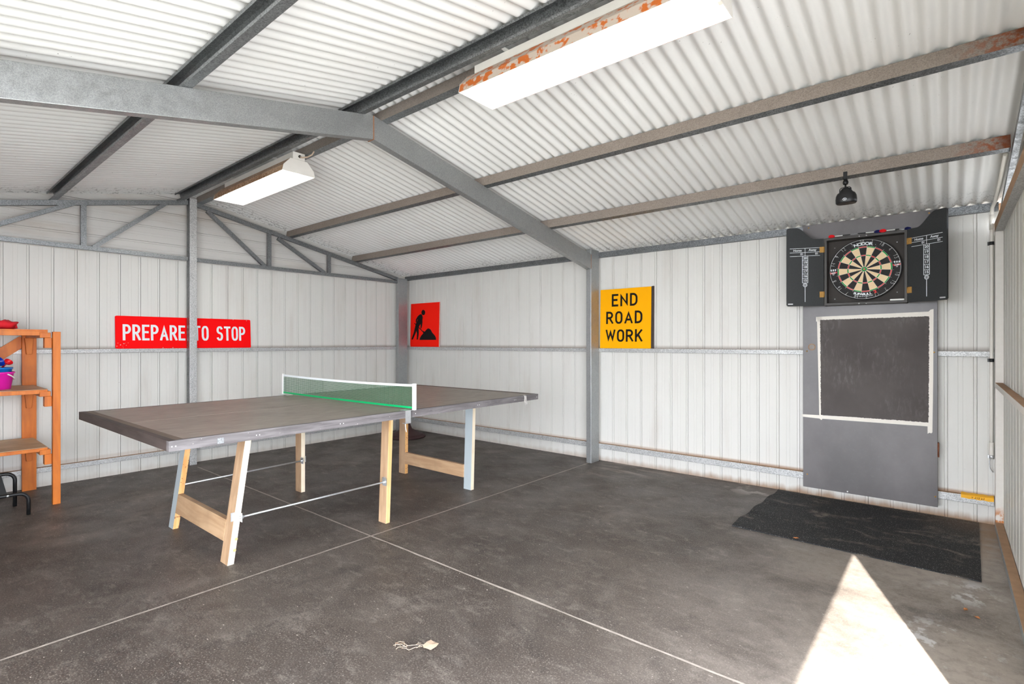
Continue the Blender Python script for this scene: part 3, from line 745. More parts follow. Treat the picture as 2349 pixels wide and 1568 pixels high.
# ---------------------------------------------------------------- dartboard cabinet and dartboard
CX0, CX1, CZ0, CZ1, CYF = 5.241, 5.754, 1.517, 2.033, -0.175
cb = thing('dartboard_cabinet', 'black dartboard cabinet with both scoreboard doors open', 'cabinet', (5.4975, -0.08, CZ0))
bm = NB(); bm_box(bm, (CX0 + 0.01, -0.092, CZ0 + 0.01), (CX1 - 0.01, -0.0785, CZ1 - 0.01)); obj('back_panel', bm, M_cabin, cb, world=True)
for nm, a, b in (('side_panel', (CX0, CYF, CZ0), (CX0 + 0.018, -0.0785, CZ1)), ('side_panel', (CX1 - 0.018, CYF, CZ0), (CX1, -0.0785, CZ1)),
                 ('top_panel', (CX0, CYF - 0.0005, CZ1 - 0.018), (CX1, -0.0785, CZ1)), ('bottom_panel', (CX0, CYF - 0.0005, CZ0), (CX1, -0.0785, CZ0 + 0.018))):
    bm = NB(); bm_box(bm, a, b); obj(nm, bm, M_cab, cb, world=True, bevel=0.002)
for x, z in ((5.468, CZ1 - 0.009), (5.512, CZ1 - 0.009), (5.466, CZ0 + 0.007), (5.511, CZ0 + 0.007)):
    bm = NB(); bm_lathe(bm, [(0, 0.003), (0.004, 0.002), (0.005, 0)], 10); bmesh.ops.transform(bm, matrix=plane_mat((x, CYF - 0.0008, z), (1, 0, 0), (0, 0, 1)), verts=bm.verts)
    obj('screw_head', bm, M_steel, cb, world=True)
for x, z in ((5.300, 1.965), (5.69, 1.965), (5.300, 1.57), (5.69, 1.60)):
    bm = NB(); bm_lathe(bm, [(0, 0.002), (0.003, 0.0015), (0.004, 0)], 10); bmesh.ops.transform(bm, matrix=plane_mat((x, -0.0922, z), (1, 0, 0), (0, 0, 1)), verts=bm.verts)
    obj('screw_head', bm, M_steel, cb, world=True)
DW = 0.2565
def cab_door(hinge, ang, sgn):
    """local u runs from hinge to free edge; sgn +1: free edge to +x"""
    u = Vector((sgn * math.cos(ang), -math.sin(ang), 0))
    if sgn > 0: o = Vector(hinge); Mx = plane_mat(o, u, (0, 0, 1)); U = lambda s: s
    else: o = Vector(hinge) + u * DW; Mx = plane_mat(o, -u, (0, 0, 1)); U = lambda s: DW - s
    H0, H1 = 0.517, 0.610
    def top(s):                      # s from hinge
        k = min(max((s - 0.06) / 0.13, 0), 1); k = k * k * (3 - 2 * k)
        return H0 + (H1 - H0) * k
    out = [(U(0), 0), (U(DW - 0.01), 0), (U(DW), 0.01)] + [(U(DW * i / 24), top(DW * i / 24) - (0.008 if i == 24 else 0)) for i in range(24, -1, -1)]
    dr = bpy.data.objects.new('door', None)
    bm = NB(); bm_poly(bm, out, -0.014, 0)
    bmesh.ops.transform(bm, matrix=Mx, verts=bm.verts); d = obj('door', bm, M_door, cb, world=True)
    bpy.data.objects.remove(dr)
    bm = NB(); z0, z1 = 0.0002, 0.0010
    c = DW * 0.5; L, R = DW * 0.085, DW * 0.90
    if sgn > 0: L, R = DW * 0.10, DW * 0.90
    for v in (0.449, 0.417, 0.389): bm_ribbon(bm, [(L, v), (R, v)], 0.0028, z0, z1)
    bm_ribbon(bm, [(c, 0.449), (c, 0.389)], 0.0028, z0, z1)
    y0, y1 = 0.389, 0.180; hw = 0.0185
    for xx in (c - hw, c + hw): bm_ribbon(bm, [(xx, y0), (xx, y1)], 0.0038, z0, z1)
    for i in range(7): v = y0 + (y1 - y0) * i / 6; bm_ribbon(bm, [(c - hw, v), (c + hw, v)], 0.0032, z0, z1)
    circ = lambda r: [(c + r * math.cos(a), 0.163 + r * math.sin(a)) for a in [i * math.pi / 12 for i in range(24)]]
    bm_ribbon(bm, circ(0.0135), 0.0032, z0, z1, closed=True); bm_ribbon(bm, circ(0.0068), 0.003, z0, z1, closed=True)
    bm_ribbon(bm, [(c, 0.148), (c, 0.032)], 0.0034, z0, z1)
    for i, s in enumerate(('20', '19', '18', '17', '16', '15')): bm_text(bm, s, 0.0265, c, y0 + (y1 - y0) * (i + 0.5) / 6, z1, offset=0.0006)
    bm_text(bm, 'Home', 0.0235, (L + c) / 2, 0.4325, z1, offset=0.0004); bm_text(bm, 'Away', 0.0235, (R + c) / 2, 0.4335, z1, offset=0.0004)
    bm_text(bm, '01', 0.0215, c - 0.022, 0.4035, z1, offset=0.0004); bm_text(bm, '01', 0.0215, R - 0.022, 0.4035, z1, offset=0.0004)
    bmesh.ops.transform(bm, matrix=Mx, verts=bm.verts); obj('score_markings', bm, M_letterw, d, world=True)
    for v in (0.41, 0.065):
        bm = NB(); a, b = U(0.001), U(0.028); bm_box(bm, (min(a, b), v, 0.0), (max(a, b), v + 0.044, 0.0022))
        bm_tube(bm, [(U(-0.003), v, 0.001), (U(-0.003), v + 0.044, 0.001)], 0.0035, 8)
        for q in (0.007, 0.022, 0.037): bm_lathe(bm, [(0, 0.0035), (0.0028, 0.003), (0.0032, 0.002)], 8, (U(0.016), v + q, 0))
        bmesh.ops.transform(bm, matrix=Mx, verts=bm.verts); obj('hinge', bm, M_brass, d, world=True)
    bm = NB(); e = U(DW - 0.026)
    bm_poly(bm, [(e - 0.018 + p[0], 0.012 + p[1]) for p in rrect(0.036, 0.009, 0.004, 3)], 0.0, 0.002)
    bmesh.ops.transform(bm, matrix=Mx, verts=bm.verts); obj('catch_plate', bm, M_steel, d, world=True)
cab_door((CX0 - 0.002, CYF - 0.006, CZ0), math.radians(23), -1)
cab_door((CX1 + 0.002, CYF - 0.006, CZ0), math.radians(34), 1)
bm = NB(); bm_box(bm, (5.652, -0.168, CZ0 + 0.0185), (5.736, -0.155, CZ0 + 0.030))
tag(obj('chalk_stick', bm, M_white, at=(5.694, -0.16, CZ0 + 0.0185), bevel=0.003), 'white chalk stick in the bottom right of the dartboard cabinet', 'chalk')

DB = plane_mat((5.494, -0.130, 1.781), (1, 0, 0), (0, 0, 1))
db = thing('dartboard', 'round bristle dartboard with red and green rings hanging in the cabinet', 'dartboard', mat=DB)
bm = NB(); bm_lathe(bm, [(0, -0.038), (0.2255, -0.038), (0.2275, -0.034), (0.2275, -0.002), (0.2265, 0.0), (0.170, 0.0), (0, 0.0)], 96, smooth=False)
obj('board', bm, M_sisalb, db)
bm = NB(); ROT = math.radians(3.0)
def ring_seg(r0, r1, a0, a1, mi, z=0.0006, n=5):
    prev = None
    for i in range(n + 1):
        a = a0 + (a1 - a0) * i / n; cur = [bm.verts.new((r * math.cos(a), r * math.sin(a), z)) for r in (r0, r1)]
        if prev: f = bm.faces.new((prev[0], prev[1], cur[1], cur[0])); f.material_index = mi
        prev = cur
for k in range(20):
    a0 = math.pi / 2 + ROT + math.radians(9) - k * math.radians(18); a1 = a0 - math.radians(18); dk = k % 2 == 0
    ring_seg(0.016, 0.099, a0, a1, 0 if dk else 1); ring_seg(0.099, 0.107, a0, a1, 2 if dk else 3, 0.0007)
    ring_seg(0.107, 0.162, a0, a1, 0 if dk else 1); ring_seg(0.162, 0.170, a0, a1, 2 if dk else 3, 0.0007)
ring_seg(0.0064, 0.0165, 0, 2 * math.pi, 3, 0.0007, 32); ring_seg(0.0, 0.0064, 0, 2 * math.pi, 2, 0.0007, 20)
obj('scoring_face', bm, [M_sisalb, M_sisalc, M_sisalr, M_sisalg], db)
bm = NB()
for r in (0.0064, 0.0165, 0.099, 0.107, 0.162, 0.170): bm_tube(bm, [(r * math.cos(a), r * math.sin(a), 0.001) for a in [i * 2 * math.pi / 80 for i in range(80)]], 0.0007, 4, closed=True)
for k in range(20):
    a = math.pi / 2 + ROT + math.radians(9) - k * math.radians(18); bm_tube(bm, [(0.0165 * math.cos(a), 0.0165 * math.sin(a), 0.001), (0.181 * math.cos(a), 0.181 * math.sin(a), 0.001)], 0.0007, 4)
obj('wire_spider', bm, M_wire, db)
bm = NB()
bm_tube(bm, [(0.2195 * math.cos(a), 0.2195 * math.sin(a), 0.003) for a in [i * 2 * math.pi / 100 for i in range(100)]], 0.0011, 5, closed=True)
DIG = {'0': [arc(0.3, 0.5, 0.26, 0.5, 90, 450, 16)], '1': [[(0.12, 0.80), (0.3, 1), (0.3, 0)]], '2': [arc(0.3, 0.72, 0.27, 0.28, 170, -20, 9) + [(0.04, 0), (0.6, 0)]],
       '3': [arc(0.28, 0.76, 0.26, 0.24, 160, -90, 9) + arc(0.28, 0.26, 0.3, 0.26, 90, -160, 10)], '4': [[(0.45, 0), (0.45, 1), (0.0, 0.32), (0.62, 0.32)]],
       '5': [[(0.55, 1), (0.1, 1), (0.07, 0.55)] + arc(0.28, 0.31, 0.30, 0.31, 120, -150, 10)], '6': [[(0.45, 1), (0.12, 0.5)] + arc(0.3, 0.28, 0.27, 0.28, 150, 520, 14)],
       '7': [[(0.02, 1), (0.58, 1), (0.22, 0)]], '8': [arc(0.3, 0.76, 0.22, 0.24, 270, 630, 12), arc(0.3, 0.26, 0.28, 0.26, 90, 450, 14)], '9': [arc(0.3, 0.72, 0.27, 0.28, 0, 360, 14) + [(0.5, 0.45), (0.3, 0)]]}
NUM = [20, 1, 18, 4, 13, 6, 10, 15, 2, 17, 3, 19, 7, 16, 8, 11, 14, 9, 12, 5]
for k, nmb in enumerate(NUM):
    a = math.pi / 2 + ROT - k * math.radians(18); s = str(nmb); h = 0.024; wd = 0.0165 * len(s)
    if nmb in (6, 11): continue
    T = Matrix.Rotation(a - math.pi / 2, 4, 'Z') @ Matrix.Translation((-wd / 2, 0.194, 0.003))
    for i, ch in enumerate(s):
        for st in DIG[ch]:
            bm_tube(bm, [T @ Vector((i * 0.0165 + px * 0.0155, py * h, 0)) for px, py in st], 0.0010, 4)
obj('number_ring', bm, M_wire, db)
def arc_text(bm, s, r, a_mid, size, step, inward, sx=1.0, mi=0, off=0.0008):
    n = len(s)
    for i, ch in enumerate(s):
        if ch == ' ': continue
        d = (i - (n - 1) / 2) * step
        a = a_mid - d if not inward else a_mid + d
        bm_text(bm, ch, size, r * math.cos(a), r * math.sin(a), 0.0012, rot=a - math.pi / 2 if not inward else a + math.pi / 2, sx=sx, mi=mi, offset=off)
bm = NB(); arc_text(bm, 'NODOR', 0.1895, math.pi / 2 + math.radians(1.5), 0.030, math.radians(7.2), False, 1.25, 0, 0.0012)
bm_lathe(bm, [(0, 0.0016), (0.002, 0.001)], 8, (0.070, 0.176, 0))
obj('top_lettering', bm, M_letterw, db)
bm = NB()
arc_text(bm, 'SUPABULL', 0.187, -math.pi / 2 - math.radians(3.5), 0.022, math.radians(4.5), True, 1.25, 0, 0.0008)
arc_text(bm, '2', 0.184, -math.pi / 2 + math.radians(21.5), 0.028, math.radians(5), True, 1.3, 1, 0.0014)
arc_text(bm, 'First and Still the Finest', 0.203, -math.pi / 2 - math.radians(0.5), 0.0085, math.radians(1.25), True, 1.0, 0, 0.0003)
obj('bottom_lettering', bm, [M_letterw, M_sisalr], db)
for sgn, ang in ((1, math.radians(5)), (-1, math.radians(183))):
    bm = NB()
    cx, cy = 0.198 * math.cos(ang), 0.198 * math.sin(ang)
    for i in (-1, 0, 1):
        bm_poly(bm, [(cx + i * 0.0135 + 0.0048 * math.cos(b), cy + 0.020 + 0.0065 * math.sin(b)) for b in [j * math.pi / 6 for j in range(12)]], 0.0008, 0.0016, 0)
        bm_ribbon(bm, [(cx + i * 0.0135, cy + 0.014), (cx + i * 0.009, cy + 0.004)], 0.002, 0.0008, 0.0014, 0)
    bm_ribbon(bm, [(cx - 0.022, cy + 0.002), (cx - 0.016, cy - 0.007), (cx, cy - 0.003), (cx + 0.016, cy - 0.001), (cx + 0.022, cy + 0.004)], 0.009, 0.0008, 0.0013, 1)
    bm_text(bm, 'nodor', 0.0125, cx, cy - 0.0025, 0.0018, shear=0.3, offset=0.0005)
    bm_ribbon(bm, [(cx - 0.004, cy - 0.008), (cx - 0.004, cy - 0.017), (cx + 0.004, cy - 0.017), (cx + 0.004, cy - 0.008)], 0.0016, 0.0008, 0.0014, 2)
    obj('dart_emblem', bm, [M_letterw, M_sisalr, M_wire], db)

def dart(x, y, z, sgn, fm, sm, lab, L=0.105, rz=0.0, ry=0.0):
    Mx = Matrix.Translation((x, y, z)) @ Matrix.Rotation(rz, 4, 'Z') @ Matrix.Rotation(ry, 4, 'Y') @ Matrix.Diagonal((sgn, 1, 1, 1))
    t = thing('dart', lab, 'dart', mat=Matrix.Translation((x, y, z)))
    def fin(nm, bm, m): bmesh.ops.transform(bm, matrix=Matrix.Translation((-x, -y, -z)) @ Mx, verts=bm.verts); obj(nm, bm, m, t)
    bm = NB(); bm_tube(bm, [(0.0, 0, 0), (0.05, 0, 0)], 0.0038, 8); fin('shaft', bm, sm)
    bm = NB(); bm_tube(bm, [(0.05, 0, 0), (0.055, 0, 0), (L - 0.01, 0, 0), (L - 0.005, 0, 0)], 0.004, 8, radii=[0.003, 0.0042, 0.0042, 0.002]); fin('barrel', bm, M_blackm if sm is not M_steel else M_steel)
    bm = NB(); bm_tube(bm, [(L - 0.005, 0, 0), (L + 0.025, 0, 0)], 0.0011, 6, radii=[0.0014, 0.0004]); fin('point', bm, M_steel)
    bm = NB()
    for k in range(4):
        a = math.radians(45 + 90 * k); c, s = math.cos(a), math.sin(a)
        out = [(0.002, 0.001), (-0.010, 0.014), (-0.026, 0.017), (-0.040, 0.010), (-0.044, 0.001)]
        f = [bm.verts.new((px, py * c - 0.0004 * s, py * s + 0.0004 * c)) for px, py in out]; g = [bm.verts.new((px, py * c + 0.0004 * s, py * s - 0.0004 * c)) for px, py in out]
        bm.faces.new(f); bm.faces.new(g[::-1])
        for i in range(5): bm.faces.new((f[i], g[i], g[(i + 1) % 5], f[(i + 1) % 5]))
    fin('flight', bm, fm)
dart(5.310, -0.155, CZ1 + 0.0135, 1, M_redp, M_white, 'dart with a red flight at the left end of the cabinet top')
dart(5.556, -0.150, CZ1 + 0.0135, -1, M_dflight, M_white, 'dart with a dark blue flight and white shaft in the middle of the cabinet top', rz=0.12)
dart(5.632, -0.155, CZ1 + 0.0135, 1, M_redp, M_white, 'dart with a red flight right of the blue one on the cabinet top', L=0.08)
dart(5.735, -0.120, CZ1 + 0.0135, -1, M_dflight, M_steel, 'dart with a dark flight at the right end of the cabinet top', L=0.06, rz=-0.5)

# ---------------------------------------------------------------- black clip spotlight on the lower purlin
lp = thing('clip_spotlight', 'small black spotlight hanging from the purlin above the dartboard', 'lamp', (5.475, -0.905, 2.30))
bm = NB(); bm_box(bm, (5.466, -0.933, 2.262), (5.488, -0.9295, 2.312)); bm_box(bm, (5.466, -0.933, 2.262), (5.488, -0.905, 2.268)); obj('clamp', bm, M_black, lp, world=True, bevel=0.002)
bm = NB(); bm_lathe(bm, [(0.0, 0.0), (0.013, 0.002), (0.0165, 0.012), (0.015, 0.022), (0.010, 0.03)], 16, (5.4765, -0.915, 2.232)); bm_tube(bm, [(5.4765, -0.915, 2.234), (5.4765, -0.915, 2.216)], 0.005, 8)
obj('ball_joint', bm, M_black, lp, world=True)
bm = NB(); bm_tube(bm, [(5.445, -0.915, 2.183), (5.445, -0.915, 2.206), (5.452, -0.915, 2.215), (5.4765, -0.915, 2.217), (5.498, -0.915, 2.216), (5.506, -0.915, 2.207), (5.506, -0.915, 2.186)], 0.0028, 8); obj('bracket', bm, M_black, lp, world=True)
bm = NB(); rings = []
for z, hw, hd in ((2.213, 0.010, 0.010), (2.206, 0.024, 0.020), (2.196, 0.030, 0.026), (2.185, 0.036, 0.030), (2.176, 0.049, 0.036), (2.160, 0.056, 0.040), (2.140, 0.058, 0.042), (2.118, 0.057, 0.042), (2.113, 0.052, 0.038)):
    rings.append([bm.verts.new((5.480 + hw * math.copysign(abs(math.cos(a)) ** 0.7, math.cos(a)), -0.915 + hd * math.copysign(abs(math.sin(a)) ** 0.8, math.sin(a)), z)) for a in [i * math.pi / 14 for i in range(28)]])
for A, B in zip(rings, rings[1:]):
    for k in range(28): f = bm.faces.new((A[k], B[k], B[(k + 1) % 28], A[(k + 1) % 28])); f.smooth = True
bm.faces.new(rings[0][::-1]); bm.faces.new(rings[-1]); obj('lamp_head', bm, M_black, lp, world=True)
bm = NB(); bm_ribbon(bm, [(0.010 * math.cos(a), 0.0075 * math.sin(a)) for a in [i * math.pi / 10 for i in range(20)]], 0.002, 0, 0.001, closed=True); bm_ribbon(bm, [(0.004 * math.cos(a), 0.003 * math.sin(a)) for a in [i * math.pi / 6 for i in range(12)]], 0.0015, 0, 0.001, closed=True)
bmesh.ops.transform(bm, matrix=plane_mat((5.477, -0.9575, 2.133), (1, 0, 0), (0, 0, 1)), verts=bm.verts); obj('badge', bm, M_letterw, lp, world=True)

# ---------------------------------------------------------------- fluorescent fittings
def fitting(x0, x1, outer, lab, cord):
    yc = RY + 0.004; zb = 2.50; hw = 0.129
    t = thing('fluorescent_light', lab, 'light fitting', ((x0 + x1) / 2, yc, 2.66), 'fluorescent lights along the ridge')
    sec = [(-hw, zb), (-hw + 0.010, zb + 0.045), (-0.066, zb + 0.104), (0.066, zb + 0.104), (hw - 0.010, zb + 0.045), (hw, zb)]
    bm = NB()
    def shell(off, mi):
        prev = None
        for y, z in sec:
            cur = [bm.verts.new((x0, yc + y * (1 - off), z + off * 0.3 - (0 if off else 0))), bm.verts.new((x1, yc + y * (1 - off), z + off * 0.3))]
            if prev: f = bm.faces.new((prev[0], prev[1], cur[1], cur[0])); f.material_index = mi
            prev = cur
    prevO = prevI = None
    for i, (y, z) in enumerate(sec):
        yi = y * 0.975; zi = z - (0.003 if 0 < i < 5 else 0)
        O = [bm.verts.new((x, yc + y, z)) for x in (x0, x1)]; I = [bm.verts.new((x, yc + yi, zi)) for x in (x0, x1)]
        if prevO:
            f = bm.faces.new((prevO[0], prevO[1], O[1], O[0])); f.material_index = 0
            f = bm.faces.new((prevI[0], I[0], I[1], prevI[1])); f.material_index = 1
        if i in (0, 5): f = bm.faces.new((O[0], O[1], I[1], I[0])); f.material_index = 0
        prevO, prevI = O, I
    obj('reflector', bm, [outer, M_fixin], t, world=True)
    for x, s in ((x0, -1), (x1, 1)):
        bm = NB(); o2 = [(yc + y, z) for y, z in sec]
        fs = bm_hex(bm, [(x, a, b) for a, b in o2], [(x + s * 0.003, a, b) for a, b in o2]); obj('end_cap', bm, M_fix, t, world=True)
    bm = NB(); bm_box(bm, (x0 + 0.03, yc - 0.047, zb + 0.105), (x1 + 0.004, yc + 0.047, zb + 0.158)); obj('spine_box', bm, M_fix, t, world=True, bevel=0.002)
    for k in (-1, 1):
        y = yc + k * 0.055
        bm = NB(); bm_tube(bm, [(x0 + 0.03, y, zb + 0.045), (x1 - 0.03, y, zb + 0.045)], 0.013, 14); obj('fluorescent_tube', bm, M_tube, t, world=True)
        for x in (x0 + 0.018, x1 - 0.018):
            bm = NB(); bm_box(bm, (x - 0.011, y - 0.013, zb + 0.03), (x + 0.011, y + 0.013, zb + 0.096)); obj('tube_holder', bm, M_fix, t, world=True)
    for x in (x0 + 0.25, x1 - 0.25):
        bm = NB(); bm_box(bm, (x - 0.012, yc - 0.075, zb + 0.1575), (x + 0.012, yc + 0.075, zb + 0.1605)); obj('hanger_strap', bm, M_steel, t, world=True)
    if cord:
        bm = NB(); bm_tube(bm, [(x1 + 0.004, yc + 0.005, zb + 0.13), (x1 + 0.03, yc + 0.008, zb + 0.118), (x1 + 0.07, yc + 0.03, zb + 0.118), (x1 + 0.10, yc + 0.05, zb + 0.135), (x1 + 0.115, yc + 0.058, zb + 0.158)], 0.0055, 8)
        obj('power_cord', bm, M_cord, t, world=True)
        bm = NB(); bm_tube(bm, [(x1 + 0.0035, yc + 0.005, zb + 0.13), (x1 + 0.008, yc + 0.005, zb + 0.13)], 0.011, 12); obj('cord_grommet', bm, M_black, t, world=True)
fitting(4.074, 5.329, M_fixrust, 'rust-stained fluorescent light nearest the viewer, cut by the top of the picture', False)
fitting(0.981, 2.232, M_fixbrown, 'brown-speckled fluorescent light further back with a cord at its end', True)

# ---------------------------------------------------------------- table tennis table (local frame, slightly turned)
TB = Matrix.Translation((2.546, -2.652, 0)) @ Matrix.Rotation(math.radians(0.75), 4, 'Z')
tb = thing('table_tennis_table', 'homemade dark table tennis table on timber legs in the middle of the floor', 'table', mat=TB)
TI = TB.inverted()
HX, HY, TZ, TH = 0.780, 1.372, 0.80, 0.046
for s in (-1, 1):
    bm = NB(); a, b = (-HY + 0.03, -0.003) if s < 0 else (0.003, HY - 0.03)
    bm_box(bm, (-HX + 0.03, a, TZ - TH + 0.004), (HX - 0.03, b, TZ)); h = obj('tabletop', bm, M_top, tb)
    for x0, x1 in ((-HX, -HX + 0.03), (HX - 0.03, HX)):
        e = 0.0301 if x1 < 0 else 0.0
        bm = NB(); bm_box(bm, (x0, min(s * (HY - e), s * 0.003), TZ - TH), (x1, max(s * (HY - e), s * 0.003), TZ + 0.0004)); obj('edge_board', bm, M_topedge, h)
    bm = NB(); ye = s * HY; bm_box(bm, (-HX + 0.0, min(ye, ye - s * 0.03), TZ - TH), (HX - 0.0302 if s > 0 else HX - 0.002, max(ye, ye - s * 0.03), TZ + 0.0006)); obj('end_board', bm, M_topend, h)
    bm = NB(); yb = s * (HY - 0.03); bm_box(bm, (-HX + 0.03, min(yb, yb - s * 0.035), TZ), (HX - 0.03, max(yb, yb - s * 0.035), TZ + 0.0006)); obj('end_border', bm, M_border, h)
    bm = NB(); bm_box(bm, (-0.0025, min(s * 0.05, s * (HY - 0.065)), TZ), (0.0025, max(s * 0.05, s * (HY - 0.065)), TZ + 0.0006)); obj('centre_line', bm, M_chalkline, h)
random.seed(11)
for y in (-1.36, -1.345, -0.99, -0.975, -0.52, -0.50, -0.03, 0.03, 0.62, 0.64, 1.05, 1.07, 1.35):
    bm = NB(); bm_lathe(bm, [(0, 0.0012), (0.0022, 0.001), (0.003, 0)], 8, (0, 0, 0)); bmesh.ops.transform(bm, matrix=plane_mat((HX, y, TZ - 0.025), (0, 1, 0), (0, 0, 1)), verts=bm.verts); obj('screw_head', bm, M_white, tb)
def plank(bm, base, top, sx, sy):
    """leg plank: base/top give the (+x, -y) corner; broad face looks to -y"""
    bx, by, bz = base; tx, ty, tz = top
    B = [(bx - sx, by, bz), (bx, by, bz), (bx, by + sy, bz), (bx - sx, by + sy, bz)]; T = [(tx - sx, ty, tz), (tx, ty, tz), (tx, ty + sy, tz), (tx - sx, ty + sy, tz)]
    return bm_hex(bm, [TI @ Vector(p) for p in B], [TI @ Vector(p) for p in T])
LEGS = ((2.913, -3.600, 2.913, -3.494, M_tan, M_cream, 'leg with a tan face and cream edge', 0.094), (3.030, -2.627, 3.030, -2.597, M_tan, M_pine, 'leg with a tan face and yellow edge', 0.080),
        (2.037, -3.594, 2.037, -3.490, M_blue, M_rustpine, 'leg with blue-grey paint and a rust-spotted edge', 0.080), (1.882, -2.618, 1.882, -2.618, M_tan, M_cream, 'leg with a brown face', 0.090),
        (2.910, -1.676, 2.910, -1.650, M_blue, M_cream, 'leg with pale blue-grey paint', 0.085), (2.049, -1.680, 2.049, -1.672, M_tan, M_rustpine, 'leg with a brown face and orange edge', 0.088))
legs = []
for bx, by, tx, ty, m1, m2, lab, sx in LEGS:
    bm = NB(); fs = plank(bm, (bx, by, 0), (tx, ty, TZ - TH - 0.002), sx, 0.034)
    fs[3].material_index = 1; fs[1].material_index = 1
    for f in fs: f.material_index = 0
    o = obj('leg', bm, [m1, m2], tb); o['label'] = lab
    for p in o.data.polygons:
        if p.normal.x > 0.8: p.material_index = 1
    legs.append(o)
def wbox(bm, a, b):
    x0, y0, z0 = a; x1, y1, z1 = b
    return bm_hex(bm, [TI @ Vector(p) for p in ((x0, y0, z0), (x1, y0, z0), (x1, y1, z0), (x0, y1, z0))], [TI @ Vector(p) for p in ((x0, y0, z1), (x1, y0, z1), (x1, y1, z1), (x0, y1, z1))])
bm = NB(); bm_hex(bm, [TI @ Vector(p) for p in ((2.037, -3.580, 0.106), (2.819, -3.586, 0.112), (2.819, -3.556, 0.112), (2.037, -3.550, 0.106))], [TI @ Vector(p) for p in ((2.037, -3.563, 0.226), (2.819, -3.569, 0.228), (2.819, -3.539, 0.228), (2.037, -3.533, 0.226))])
obj('cross_rail', bm, M_tanx, tb)
bm = NB(); wbox(bm, (2.049, -1.684, 0.096), (2.825, -1.655, 0.202)); obj('cross_rail', bm, M_tanx, tb)
for x0, x1, y0 in ((1.82, 3.17, -3.47), (1.80, 3.17, -2.565), (1.83, 3.12, -1.62)):
    bm = NB(); wbox(bm, (x0, y0, TZ - TH - 0.024), (x1, y0 + 0.07, TZ - TH - 0.001)); obj('under_batten', bm, M_pine, tb)
bm = NB(); wbox(bm, (2.90, -2.56, TZ - TH - 0.045), (3.06, -2.50, TZ - TH - 0.025)); obj('under_batten', bm, M_pine, tb)
for (a, b) in (((2.930, -3.535, 0.257), (3.034, -2.640, 0.288)), ((2.062, -3.53, 0.290), (1.900, -2.62, 0.265))):
    bm = NB(); bm_tube(bm, [TI @ Vector(a), TI @ Vector(b)], 0.0055, 8); rd = obj('tie_rod', bm, M_steel, tb)
    for p, s in ((a, 1), (b, -1)):
        if p[0] < 2.5 and s > 0: continue
        bm = NB(); x, y, z = p
        wbox(bm, (x - 0.022, y - s * 0.002, z - 0.025), (x + 0.018, y + s * 0.001, z + 0.025)) if s > 0 else wbox(bm, (x - 0.022, y, z - 0.025), (x + 0.018, y + 0.003, z + 0.025))
        wbox(bm, (x - 0.024, min(y, y - s * 0.045), z - 0.02), (x - 0.021, max(y, y - s * 0.045), z + 0.028))
        bm_tube(bm, [TI @ Vector((x, y - s * 0.012, z)), TI @ Vector((x, y + s * 0.012, z))], 0.010, 6); obj('rod_bracket', bm, M_steel, rd)
for z in (0.075, 0.135):
    bm = NB(); bm_lathe(bm, [(0, 0.001), (0.008, 0.0008), (0.009, 0)], 10); p = TI @ Vector((2.9132, -3.572 + z * 0.14, z)); bmesh.ops.transform(bm, matrix=plane_mat(p, (0, 1, 0), (0, 0, 1)), verts=bm.verts); obj('plugged_hole', bm, M_rustpine, tb)
bm = NB(); p = TI @ Vector((3.338, -3.80, 0)); bm_box(bm, (HX, p.y - 0.014, TZ - 0.040), (HX + 0.003, p.y + 0.014, TZ - 0.014))
obj('latch_plate', bm, M_galv, tb)
bm = NB(); random.seed(4)
for k in range(7):
    y = 1.19 + random.uniform(-0.012, 0.012)
    bm_tube(bm, [(HX - 0.012, y, TZ + 0.003), (HX + 0.004, y, TZ - 0.004), (HX + 0.005, y + random.uniform(-0.01, 0.012), TZ - 0.045), (HX + 0.006, y + random.uniform(0, 0.03), TZ - 0.06 - random.uniform(0, 0.02))], 0.0016, 5)
tag(obj('string_tie', bm, M_twine), 'frayed white string tied round the right corner of the table', 'string').matrix_world = TB

# net across the middle
nt_ = thing('table_tennis_net', 'green table tennis net with white top band clamped across the table', 'net', mat=TB)
NXa, NXb, NZ0, NZ1 = -0.868, 0.792, TZ + 0.012, TZ + 0.168
def netz(x): return 0.010 * (1 - ((x - (NXa + NXb) / 2) / ((NXb - NXa) / 2)) ** 2)
bm = NB(); cell = 0.0085; n = int((NXb - NXa) / cell)
for i in range(n + 1):
    x = NXa + (NXb - NXa) * i / n; bm_box(bm, (x - 0.0008, -0.0006, NZ0 + 0.008), (x + 0.0008, 0.0006, NZ1 - 0.012 - netz(x)))
for j in range(1, 17):
    z = NZ0 + 0.01 + (NZ1 - NZ0 - 0.03) * j / 17; bm_box(bm, (NXa, -0.0007, z - 0.0008), (NXb, 0.0007, z + 0.0008))
obj('netting', bm, M_netgreen, nt_)
def band(z, h, m, nm, sag=1):
    bm = NB(); prev = None
    for i in range(25):
        x = NXa + (NXb - NXa) * i / 24; zz = z - netz(x) * sag
        cur = [bm.verts.new((x, y, q)) for y, q in ((-0.003, zz), (0.003, zz), (0.003, zz + h), (-0.003, zz + h))]
        if prev:
            for k in range(4): bm.faces.new((prev[k], prev[(k + 1) % 4], cur[(k + 1) % 4], cur[k]))
        prev = cur
    obj(nm, bm, m, nt_)
band(NZ1 - 0.016, 0.015, M_letterw, 'top_band'); band(NZ0 - 0.002, 0.013, M_tapegreen, 'bottom_band', 0.35)
for x in (NXa, NXb):
    bm = NB(); s = 1 if x > 0 else -1; bm_box(bm, (min(x, x + s * 0.022), -0.010, NZ0 - 0.010), (max(x, x + s * 0.022), 0.010, NZ1 + 0.004)); pp = obj('net_post', bm, M_white, nt_, bevel=0.003)
